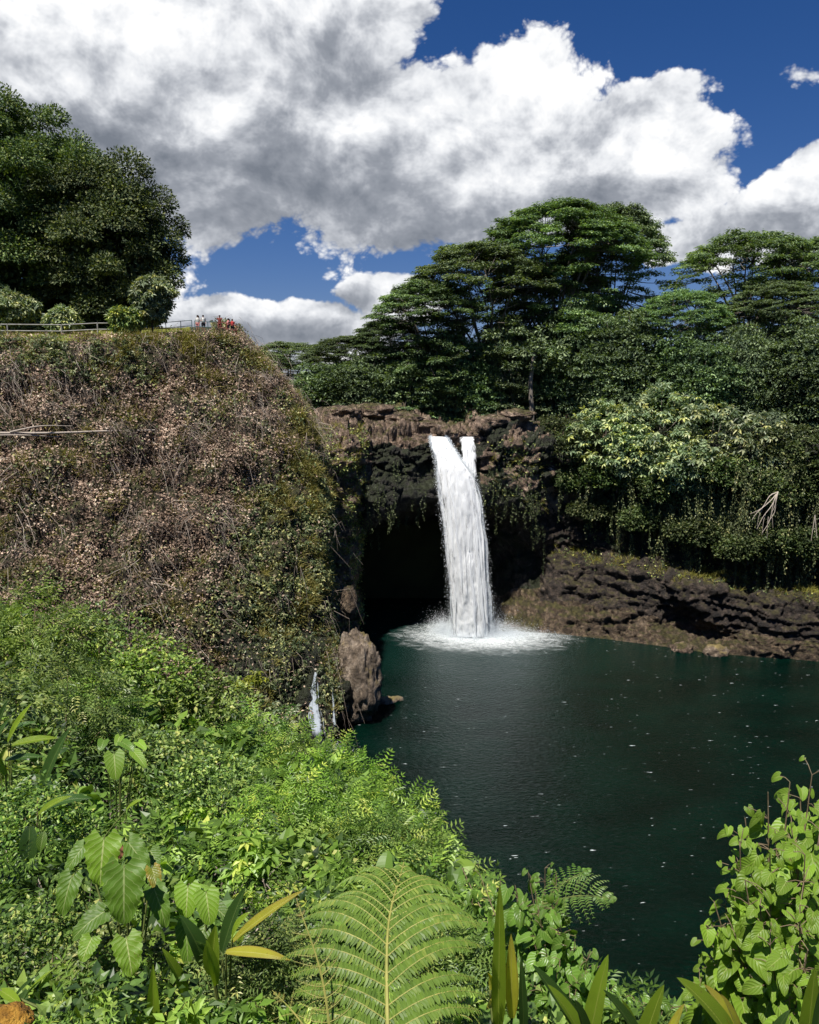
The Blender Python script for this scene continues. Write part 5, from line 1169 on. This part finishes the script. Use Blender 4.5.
# ------------------------------------------------------------------ shrubs of the near slope
def shrub(name, label, px, py, Y, r, seed, mat, tmpl, size, ncl, nlf, group, h=None, cat='shrub', stem=None, flat=.8, up=.55, inner=.55):
    rng = np.random.default_rng(seed); c = at(px, py, Y); g = slope_z(c[0], Y)
    base = np.array([c[0], Y, min(g, c[2] - r * .4)]); t = thing(name, base, label, cat, group)
    cc = c - base; pts = crown_points(rng, ncl, (r * .8, r * .75, r * .7), -.7) + cc
    mb = MB()
    for q in pts: leaves_on_clump(mb, q, r * .36 * rng.uniform(.7, 1.25), nlf, size, tmpl, rng, flat, up, inner)
    mb.build('foliage', [mat], t)
    tb = MB()
    for q in pts[::3]:
        tube(tb, crom([[rng.normal(0, .05), rng.normal(0, .05), -.2], q * .5 + [0, 0, .1 * r], q * .98 + cc * .02], 6), np.linspace(.022 * r, .006 * r, 6), 5)
    tb.build('stem', [stem or M_STEMB], t, True); return t
GSH = 'shrubs of the near slope'
P_, Q_ = PINN, LEAF2
for k, a in enumerate([
    # px, py, Y, r, mat, tmpl, size, clumps, leaves, label
    (28, 655, 36, 3.2, G_SHRUB, P_, 0.750, 28, 33, 'bright green feathery shrub at the left edge where the dry bluff begins'),
    (95, 655, 38, 2.6, G_SHRUB2, Q_, 0.216, 24, 135, 'leafy green shrub against the dry bluff, second from the left edge'),
    (150, 690, 36, 2.6, G_SHRUB, Q_, 0.245, 25, 120, 'bright shrub with roundish leaves below the dry bluff, above the single big leaf'),
    (205, 718, 36, 2.3, G_SHRUB, Q_, 0.245, 23, 120, 'bright roundish-leaved shrub left of the thin yellow-leaved sapling'),
    (60, 720, 26, 2.4, G_SHRUB2, P_, 0.630, 25, 33, 'feathery green shrub right of the paddle-leaved plant'),
    (258, 762, 33, 2.2, G_SHRUB2, P_, 0.660, 23, 33, 'feathery green shrub left of the small waterfall'),
    (312, 782, 31, 1.9, G_SHRUB, P_, 0.660, 21, 33, 'bright feathery shrub in front of the foot of the small waterfall'),
    (340, 808, 28, 2.0, G_SHRUB, P_, 0.660, 24, 33, 'bright feathery shrub whose top stands against the pool'),
    (390, 834, 23, 1.5, G_SHRUB, P_, 0.600, 21, 29, 'bright feathery shrub with arching sprays over the pool, above the big fern'),
    (418, 870, 19, 1.1, G_SHRUB2, P_, 0.510, 18, 29, 'feathery shrub at the tip of the green slope, left of the heart-leaved vine'),
    (215, 800, 20, 1.5, G_SHRUB2, Q_, 0.122, 24, 165, 'small-leaved shrub in the middle of the slope, right of the big lobed leaves'),
    (300, 840, 17, 1.5, G_SHRUB, P_, 0.450, 24, 35, 'feathery shrub with yellowing sprays behind the tall fern'),
    (375, 862, 16, 1.1, G_SHRUB2, P_, 0.420, 20, 33, 'feathery shrub just above the top of the tall fern'),
    (160, 770, 23, 1.4, G_SHRUB2, Q_, 0.144, 21, 135, 'leafy shrub between the single big leaf and the small waterfall side'),
    (30, 840, 12, 1.0, G_SHRUB2, Q_, 0.079, 21, 165, 'fine-leaved shrub at the left edge, left of the big lobed leaves'),
    (45, 955, 6.5, .55, G_UNDER, Q_, 0.050, 21, 165, 'grey-green fine-leaved shrub in the lower left corner'),
    (110, 975, 6.2, .45, G_UNDER, Q_, 0.043, 18, 165, 'fine-leaved shrub below the big lobed leaves'),
    (265, 985, 5.8, .45, G_SHRUB2, P_, 0.180, 18, 33, 'low feathery plant left of the dying fern frond'),
    (430, 985, 6.2, .5, G_SHRUB2, P_, 0.195, 18, 33, 'low feathery plant behind the lower right of the tall fern'),
    (-40, 760, 22, 3, G_SHRUB2, Q_, 0.216, 21, 120, 'leafy shrub just beyond the left edge'),
]):
    px, py, Y, r, mt, tm, sz, ncl, nlf, lb = a
    shrub('shrub', lb, px, py, Y, r, 400 + k, mt, tm, sz, ncl, nlf, GSH)
# thin saplings in front of the dark foot of the bluff
def sapling(label, base, tips, mat, size, seed, n=26):
    rng = np.random.default_rng(seed); b = np.array(base, float); t = thing('sapling', b, label, 'sapling', 'saplings before the dark foot of the bluff')
    tb, mb = MB(), MB()
    for q in tips:
        q = rel(q, t); tube(tb, crom([[0, 0, -.4], q * .55 + [0, 0, -.15], q], 7), np.linspace(.035, .012, 7), 5)
        place(mb, *WHORL, q + rng.normal(0, .22, (n, 3)), rand_dirs(n, rng), [0, -.2, 1] + .4 * rand_dirs(n, rng), size * (.6 + .6 * rng.random(n)), rng.random(n))
    tb.build('stem', [BARK], t, True); mb.build('foliage', [mat], t)
G_YEL = mat_leaf('yellow_green_leaves', [(0, (.16, .2, .02)), (1, (.34, .36, .03))], .4, .45, .35, .2, 1)
q0 = at(232, 705, 44)
sapling('thin sapling with one bright yellow-green spray before the dark foot of the bluff', q0, [at(250, 681, 43.5), at(257, 677, 43.2), at(243, 686, 43.8)], G_YEL, .3, 1, 16)
q0 = at(255, 745, 40)
sapling('thin sapling with pale whorled leaves just left of the small waterfall', q0, [at(262, 716, 39.5), at(276, 708, 39), at(292, 714, 39), at(272, 726, 39.4), at(297, 726, 39), at(240, 704, 40)], G_KUKUI, .3, 2, 9)

# ------------------------------------------------------------------ big-leaved plants
def leaf_part(root, p0, p1, tip, Wd, prof, mat, up=None, rnd=.5, stalk=.008, smat=None, **kw):
    """one leaf on its own stalk: stalk p0 -> p1, blade p1 toward tip (points of the place)"""
    p0, p1, tip = rel(p0, root), rel(p1, root), rel(tip, root)
    Ln = np.linalg.norm(tip - p1); d = (tip - p1) / Ln
    if up is None: up = unit(VIEW - np.array(root.location) - p1) * .55 + np.array([0, 0, .75])
    mb = MB(); dr = kw.pop('droop', .5)
    U = unit(np.asarray(up) - np.dot(up, d) * d); d2 = unit(d + U * math.tan(dr * .42))
    blade(mb, p1, d2, U, Ln * (1 + .04 * dr), Wd, prof, droop=dr, rnd=rnd, **kw)
    o = mb.build('leaf', [mat], root, True)
    if stalk:
        sm = MB(); mid = .5 * (p0 + p1) + np.array([0, 0, .12 * np.linalg.norm(p1 - p0)])
        tube(sm, crom([p0, mid, p1], 6), np.linspace(stalk * 1.4, stalk, 6), 5); s_ = sm.build('stalk', [smat or M_STEM], o, True)
    return o
phil = thing('philodendron', onground(128, 965, 6.4), 'plant with a cluster of big scalloped leaves, lit yellow-green and dark, left of the ginger', 'plant')
b0 = np.array(phil.location)
for (sx_, sy_, tx, ty, Y, W_, mt, dr) in [(104, 838, 100, 886, 6.3, .36, M_PHI, .5), (124, 866, 124, 924, 6.0, .40, M_PHID, .6), (72, 876, 62, 916, 6.4, .24, M_PHID, .7), (126, 938, 132, 976, 5.8, .28, M_PHI, .6), (104, 912, 72, 940, 6.1, .24, M_PHID, .8),
        (154, 888, 166, 928, 6.2, .22, M_PHID, .9), (152, 868, 158, 892, 6.5, .16, M_PHIY, .8), (128, 842, 148, 872, 6.7, .26, M_PHID, .5), (84, 846, 66, 872, 6.8, .20, M_PHID, .5), (150, 850, 158, 866, 6.9, .2, M_PHID, .3), (92, 938, 82, 962, 5.9, .2, M_PHI, .8)]:
    p1 = at(sx_, sy_, Y); leaf_part(phil, b0 + [.02, 0, .1], p1, at(tx, ty, Y - .12), W_, HEART, mt, rnd=.2 + .6 * RNG.random(), droop=dr, lobe=.2, teeth=.07, wave=.03, fold=.12, ns=26, nc=8, seed=sx_)
mb = MB(); blade(mb, rel(at(117, 838, 6.5), phil), np.array([.1, -.1, -1]), np.array([0, -1, .2]), .2, .1, LANCE, .4, .5, wave=.1); mb.build('withered_leaf', [mat_plain('withered_brown', [(.3, (.12, .05, .03)), (.7, (.25, .11, .06))], .8, 12, .3)], phil, True)
one = thing('philodendron', onground(116, 800, 15.5), 'single bright big heart-shaped leaf with a few smaller ones, in the middle of the slope', 'plant')
for (sx_, sy_, tx, ty, Y, W_, mt, dr) in [(114, 754, 116, 780, 14.5, .46, M_PHI, .5), (104, 740, 100, 751, 14.8, .26, M_VIN, .6), (122, 742, 134, 752, 14.9, .26, M_VIN, .6), (134, 752, 146, 768, 14.6, .26, M_PHI, .7), (120, 736, 116, 746, 15.2, .22, M_PHI, .4), (138, 742, 146, 750, 15, .22, M_PHI, .4)]:
    leaf_part(one, np.array(one.location), at(sx_, sy_, Y), at(tx, ty, Y - .2), W_, HEART, mt, rnd=RNG.random(), droop=dr, lobe=.2, teeth=.03, ns=18, nc=6, stalk=.012)
phb = thing('philodendron', onground(205, 968, 6.6), 'darker big-leaved plant standing behind the ginger blades', 'plant')
for (sx_, sy_, tx, ty, Y, W_, mt, dr) in [(188, 886, 186, 918, 6.5, .28, M_PHI, .6), (206, 892, 210, 925, 6.4, .26, M_PHI, .6), (186, 925, 188, 965, 6.3, .22, M_PHID, .5), (212, 905, 230, 922, 6.8, .2, M_PHID, .5), (205, 925, 198, 950, 6.5, .22, M_PHID, .6)]:
    leaf_part(phb, np.array(phb.location), at(sx_, sy_, Y), at(tx, ty, Y - .1), W_, HEART, mt, rnd=RNG.random(), droop=dr, lobe=.2, teeth=.05, ns=20, nc=6)

def strap_plant(name, label, loc, lst, group=None, cat='plant'):
    t = thing(name, loc, label, cat, group); b = np.array(t.location)
    for q in lst:
        (x0_, y0_, x1_, y1_, Y, W_, mt, dr) = q[:8]; kw = dict(q[8]) if len(q) > 8 else {}
        prof = kw.pop('prof', LANCE); p1 = at(x0_, y0_, Y); k0 = b if np.linalg.norm(p1 - b) > .08 else p1 - [0, 0, .1]
        leaf_part(t, k0, p1, at(x1_, y1_, Y + kw.pop('dY', -.1)), W_, prof, mt, rnd=RNG.random(), droop=dr, ns=22, nc=6, **{**dict(fold=.35), **kw})
    return t
strap_plant('heliconia', 'tall paddle-leaved plant with blades fanning out at the left edge', onground(8, 800, 15), [
    (8, 742, 32, 703, 15, .16, M_STR, .3), (-5, 735, 8, 700, 15, .16, M_STRD, .3), (12, 745, 58, 738, 14.8, .18, M_STR, .3), (5, 760, 45, 757, 14.7, .15, M_STRD, .4), (42, 790, 70, 728, 14.4, .26, M_STRD, .35), (10, 730, 36, 722, 15.2, .13, M_STRD, .3), (-20, 770, 10, 718, 14.5, .2, M_STRD, .3), (5, 775, -20, 740, 14.6, .18, M_STR, .3)])
strap_plant('heliconia', 'paddle-leaved plant with one curled blade, below the tall one at the left edge', onground(45, 850, 11.5), [
    (40, 812, 92, 798, 11.4, .2, M_STRD, .8), (38, 815, 72, 796, 11.2, .14, M_STR, .5), (30, 826, 28, 870, 11.3, .25, M_STRD, .6), (44, 832, 40, 852, 11.2, .15, M_PHID, .4), (126, 810, 145, 798, 12, .08, M_STR, .4)])
strap_plant('ginger', 'ginger plant with long green, yellow and half-dry blades left of the fern', onground(225, 1010, 5.6), [
    (212, 975, 216, 925, 5.5, .13, M_STR, .15, dict(fold=.5)), (222, 952, 246, 886, 5.7, .13, M_STRD, .2), (232, 942, 304, 890, 5.6, .085, M_STRY, .25, dict(fold=.4)), (232, 940, 250, 912, 5.5, .085, M_STR, .5), (226, 952, 290, 960, 5.4, .085, M_STRY, .55, dict(fold=.3)), (186, 1000, 162, 948, 5.3, .09, M_STR, .5), (205, 968, 180, 915, 5.9, .15, M_STRD, .5), (216, 985, 206, 940, 5.4, .08, M_STR, .3), (240, 960, 244, 930, 6, .08, M_STR, .2)])
strap_plant('ginger', 'group of upright narrow blades at the bottom edge below the big scalloped leaves', onground(155, 1040, 4.9), [
    (154, 1050, 153, 964, 4.9, .085, M_STR, .1, dict(fold=.5)), (140, 1040, 128, 985, 5, .05, M_STR, .3), (172, 1040, 196, 995, 4.8, .05, M_STR, .4), (185, 1045, 205, 985, 4.9, .05, M_STRD, .3), (130, 1045, 100, 990, 5, .05, M_STRD, .4), (24, 1000, 55, 968, 5.2, .04, M_STR, .3), (10, 1005, 38, 975, 5.2, .05, M_STRD, .3), (0, 990, 22, 1006, 5.0, .07, M_STR, .3), (195, 1060, 190, 1000, 4.6, .08, M_STR, .2), (85, 1040, 60, 985, 5, .04, M_STR, .5), (110, 1045, 92, 990, 5.1, .035, M_STR, .4)])
strap_plant('snake_plant', 'pair of upright blades, one green and one yellow, right of the tall fern', onground(502, 1045, 4.2), [
    (498, 1045, 500, 884, 4.2, .082, M_STR, .06, dict(fold=.35, prof=STRAP)), (512, 1018, 511, 934, 4.25, .075, M_STRY, .12, dict(fold=.3)), (500, 1000, 486, 1010, 4.3, .05, M_STRY, .9), (490, 990, 487, 972, 4.4, .04, M_STRY, .6), (524, 1045, 521, 955, 4.1, .05, M_STRD, .15)])
strap_plant('bromeliad', 'dark-bladed rosette at the bottom edge right of the pair of upright blades', onground(590, 1060, 3.7), [
    (588, 1050, 533, 965, 3.6, .10, M_STRD, .25, dict(prof=STRAP, fold=.3)), (588, 1050, 608, 955, 3.7, .10, M_STR, .2, dict(prof=STRAP, fold=.35)), (590, 1055, 548, 985, 3.5, .09, M_STR, .3, dict(prof=STRAP)), (586, 1050, 560, 990, 3.8, .08, M_STRD, .3, dict(prof=STRAP)), (590, 1060, 575, 1000, 3.4, .09, M_STRD, .2, dict(prof=STRAP))])
strap_plant('bromeliad', 'green-bladed rosette at the bottom edge, middle one of three', onground(650, 1065, 3.5), [
    (640, 1060, 664, 985, 3.5, .095, M_STR, .2, dict(prof=STRAP, fold=.35)), (648, 1060, 604, 990, 3.4, .08, M_STRD, .35, dict(prof=STRAP)), (640, 1060, 622, 1000, 3.6, .07, M_STR, .3, dict(prof=STRAP)), (660, 1065, 684, 1004, 3.5, .06, M_STRY, .2, dict(prof=STRAP))])
strap_plant('bromeliad', 'rosette with broad yellow-edged arching blades at the bottom edge, before the heart-leaved bush', onground(735, 1070, 3.3), [
    (742, 1060, 678, 978, 3.2, .125, M_STR, .45, dict(prof=STRAP, fold=.3)), (745, 1065, 705, 985, 3.3, .10, M_STRY, .5, dict(prof=STRAP)), (742, 1065, 722, 995, 3.1, .07, M_STRY, .4, dict(prof=STRAP)), (690, 1070, 702, 1000, 3.3, .06, M_STRD, .2, dict(prof=STRAP)), (760, 1070, 790, 1010, 3.2, .07, M_STRD, .3, dict(prof=STRAP)), (806, 1060, 815, 968, 3.2, .08, M_STR, .12, dict(prof=STRAP, fold=.4)), (815, 1060, 822, 985, 3.1, .05, M_STRD, .12, dict(prof=STRAP))])

# ------------------------------------------------------------------ ferns
def frond(root, base, tip, arch, Wd, npin, mats, name='frond', side_droop=.55, leaflet=.034, seed=0, taper=.75, gap=0., face=None, stalkless=0.0):
    """a feathered frond: arching midrib, side pinnae in pairs, each pinna set with narrow leaflets"""
    rng = np.random.default_rng(seed); p0, p1 = rel(base, root), rel(tip, root)
    ctl = [p0, p0 + (p1 - p0) * .5 + np.asarray(arch), p1]
    c = crom(ctl, 60); mb = MB(); L_ = np.linalg.norm(np.diff(c, axis=0), axis=1).sum()
    tube(mb, c, np.linspace(.009, .002, 60) * (L_ / 1.2 + .3), 6, .5, 1)
    tang = unit(np.gradient(c, axis=0)); nrm = np.array([0, -.35, 1.0]) if face is None else np.asarray(face, float)
    for k in range(npin):
        t = stalkless + (1 - stalkless) * (k + .5) / npin; i = int(t * 58); d = tang[i]; U = unit(nrm - np.dot(nrm, d) * d); x = np.cross(d, U)
        ln = Wd * .5 * (1 - taper * t ** 2.2) * (.72 + .28 * min(1, 4 * t)) * rng.uniform(.86, 1.08)
        if k > npin - 4: ln *= (npin - k) / 4.5
        for sgn in (-1, 1):
            if rng.random() < gap: continue
            dd = unit(x * sgn + d * (.28 + .5 * t + rng.normal(0, .07)) + U * rng.normal(0, .06)); a = np.linspace(0, 1, 9)
            pc = c[i] + dd * (ln * a)[:, None] + U * (ln * (.24 * np.sin(a * 2.4) - side_droop * .55 * a ** 2))[:, None]
            tube(mb, pc, np.linspace(.0028, .001, 9) * (L_ / 1.2 + .3), 4, .5, 1, cap=False)
            m = max(8, int(ln / (leaflet * .40))); tt = (np.arange(m) + .6) / m; q = crom(pc, m); tq = unit(np.gradient(q, axis=0))
            lf = leaflet * 1.25 * (1 - .65 * tt ** 2.5) * (.75 + .25 * np.minimum(1, 6 * tt)) * Wd / .9
            for s2 in (-1, 1):
                yy = np.cross(tq, np.broadcast_to(U, tq.shape)) * s2 + .22 * tq - .30 * U + .12 * rand_dirs(m, rng)
                place(mb, *FLEAF, q, yy, np.broadcast_to(U, tq.shape) + .15 * rand_dirs(m, rng), lf, np.clip(.5 + .35 * rng.normal(0, .5, m) + .25 * (tt - .5), 0, 1))
    return mb.build(name, list(mats), root)
FLEAF = (np.array([[-.13, 0, 0], [.13, 0, 0], [.15, .5, .01], [0, 1, -.06], [-.15, .5, .01]]), np.array([[0, 1, 2, 3, 4]]))
fb = onground(396, 1075, 3.3)
fern = thing('tree_fern', fb, 'big bright fern frond spreading its comb-like leaflets in the middle of the bottom edge', 'fern')
frond(fern, at(388, 1062, 3.25), at(404, 862, 4.45), (-.045, -.02, .12), 1.12, 17, (M_FERN, M_STEMY), seed=4, gap=.03, side_droop=.8, taper=.62, leaflet=.036)
frond(fern, at(392, 1070, 3.2), at(310, 985, 4.0), (-.02, 0, .05), .5, 14, (M_FERN, M_STEMY), seed=6)
frond(fern, at(396, 1070, 3.2), at(470, 995, 4.1), (.02, 0, .05), .5, 14, (M_FERN, M_STEMY), seed=8)
fern2 = thing('tree_fern', onground(560, 985, 6.2), 'dark green fern frond reaching right over the pool beside the heart-leaved vine', 'fern')
frond(fern2, at(540, 905, 5.9), at(617, 899, 5.6), (0, 0, .05), .52, 10, (M_FERND, M_STEM), seed=9, taper=.45, side_droop=.5, leaflet=.055)
frond(fern2, at(540, 905, 5.9), at(592, 868, 6.1), (0, 0, .04), .34, 11, (M_FERND, M_STEM), seed=10, taper=.45, leaflet=.055)
deadf = thing('dying_fern', onground(330, 1065, 3.3), 'dying yellow-brown fern frond with curled tip standing left of the bright fern', 'fern')
frond(deadf, at(334, 1062, 3.25), at(296, 898, 3.5), (.03, 0, .02), .30, 15, (M_FERNY, M_STEMY), seed=12, gap=.3, leaflet=.028, side_droop=.9)
frond(deadf, at(330, 1062, 3.25), at(272, 990, 3.4), (-.02, 0, .05), .24, 12, (M_FERNY, M_STEMY), seed=13, gap=.35, leaflet=.024, side_droop=.9)

# ------------------------------------------------------------------ heart-leaved bush and vine
def heart_bush(name, label, base, tips, n, size, mat, seed, spread, cat='bush', dens=9):
    rng = np.random.default_rng(seed); t = thing(name, base, label, cat); b = np.array(t.location); tb, mb = MB(), MB()
    for q in tips:
        q = rel(q, t); c = crom([[0, 0, 0], q * .5 + [rng.normal(0, .05), rng.normal(0, .05), .06], q], 14); tube(tb, c, np.linspace(.012, .003, 14), 5)
        k = dens; s = rng.uniform(.35, 1.03, k) ** .8; i = np.minimum((s * 13).astype(int), 13)
        P0 = c[i]; d = rand_dirs(k, rng) * [1, 1, .5]; d[:, 1] -= .25
        P1 = P0 + unit(d) * (spread * (.4 + .8 * rng.random(k)))[:, None] + np.array([0, 0, .02])
        for a_, e_ in zip(P0, P1): tube(tb, [a_, .5 * (a_ + e_) + [0, 0, .01], e_], .0022, 4, cap=False)
        out = unit((P1 - P0) * [1, 1, .3] + .5 * rand_dirs(k, rng) * [1, 1, .3] + [-.1, -.25, -.25])
        nn = np.array([-.2, -.45, .95]) + .42 * rand_dirs(k, rng)
        sz = size * (.40 + .85 * rng.random(k)) * np.where(s > .97, .55, 1); sz = sz[:, None] * np.c_[rng.uniform(.72, 1.12, k), np.ones(k), rng.uniform(.5, 2.2, k)]
        place(mb, *T_HEART[:2], P1, out, nn, sz, rng.random(k), 0, T_HEART[2])
    mb.build('foliage', [mat], t, True); tb.build('stem', [M_STEMB], t, True); return t
rng = np.random.default_rng(55); tips = []
for (px, py, Y) in [(812, 775, 4.4), (790, 782, 4.4), (768, 792, 4.3), (745, 818, 4.2), (790, 815, 4.1), (830, 800, 4.2), (850, 830, 4.2), (740, 848, 4.0), (770, 850, 3.9), (805, 855, 3.8), (745, 880, 3.9), (715, 905, 4.0), (725, 905, 4.2), (760, 905, 3.7), (800, 905, 3.6), (840, 890, 3.8), (706, 925, 4.1), (735, 935, 3.9), (770, 945, 3.6), (808, 950, 3.5), (720, 965, 4.2), (750, 975, 3.8), (790, 985, 3.5), (842, 960, 3.6), (700, 985, 4.4), (775, 830, 4.3), (820, 830, 4.0), (757, 925, 4.1), (785, 880, 4.2), (850, 1000, 3.6), (870, 860, 4), (880, 930, 3.8), (800, 790, 4.6), (822, 880, 4.3), (780, 965, 4.1), (740, 995, 4.0), (715, 945, 4.4), (820, 925, 4.1), (835, 780, 4.5)]: tips.append(at(px, py, Y))
heart_bush('heart_leaved_bush', 'bright green heart-leaved bush filling the lower right corner beside the pool', onground(790, 1045, 4.2), tips, 0, .105, M_HAU, 56, .10, dens=38)
tips = [at(px, py, Y) for (px, py, Y) in [(528, 872, 6.0), (545, 868, 6.1), (556, 872, 6.0), (515, 885, 5.9), (535, 890, 5.8), (552, 895, 5.7), (520, 905, 5.8), (540, 915, 5.6), (560, 925, 5.5), (575, 940, 5.4), (590, 950, 5.4), (605, 965, 5.4), (560, 960, 5.2), (580, 975, 5.1), (545, 945, 5.4), (615, 985, 5.3), (600, 1000, 5.0), (630, 995, 5.3), (500, 880, 6.3), (570, 1000, 5.0), (540, 985, 5.3), (655, 1000, 5.3), (480, 875, 6.6), (685, 1005, 5.2), (462, 868, 7)]]
heart_bush('heart_leaved_vine', 'heart-leaved vine with small leaves climbing behind the pair of upright blades', onground(560, 985, 5.9), tips, 0, .115, M_VIN, 57, .09, 'vine', 22)
ob = onground(12, 1040, 4.4)
rock('mossy_rock', 'orange-brown mossy stump in the bottom left corner of the photo', at(8, 1020, 4.4), (.13, .1, .07), 77, mat_plain('orange_moss', [(.3, (.10, .05, .01)), (.5, (.28, .14, .02)), (.7, (.42, .24, .04))], .95, 14, .8, 60), .3, 4)
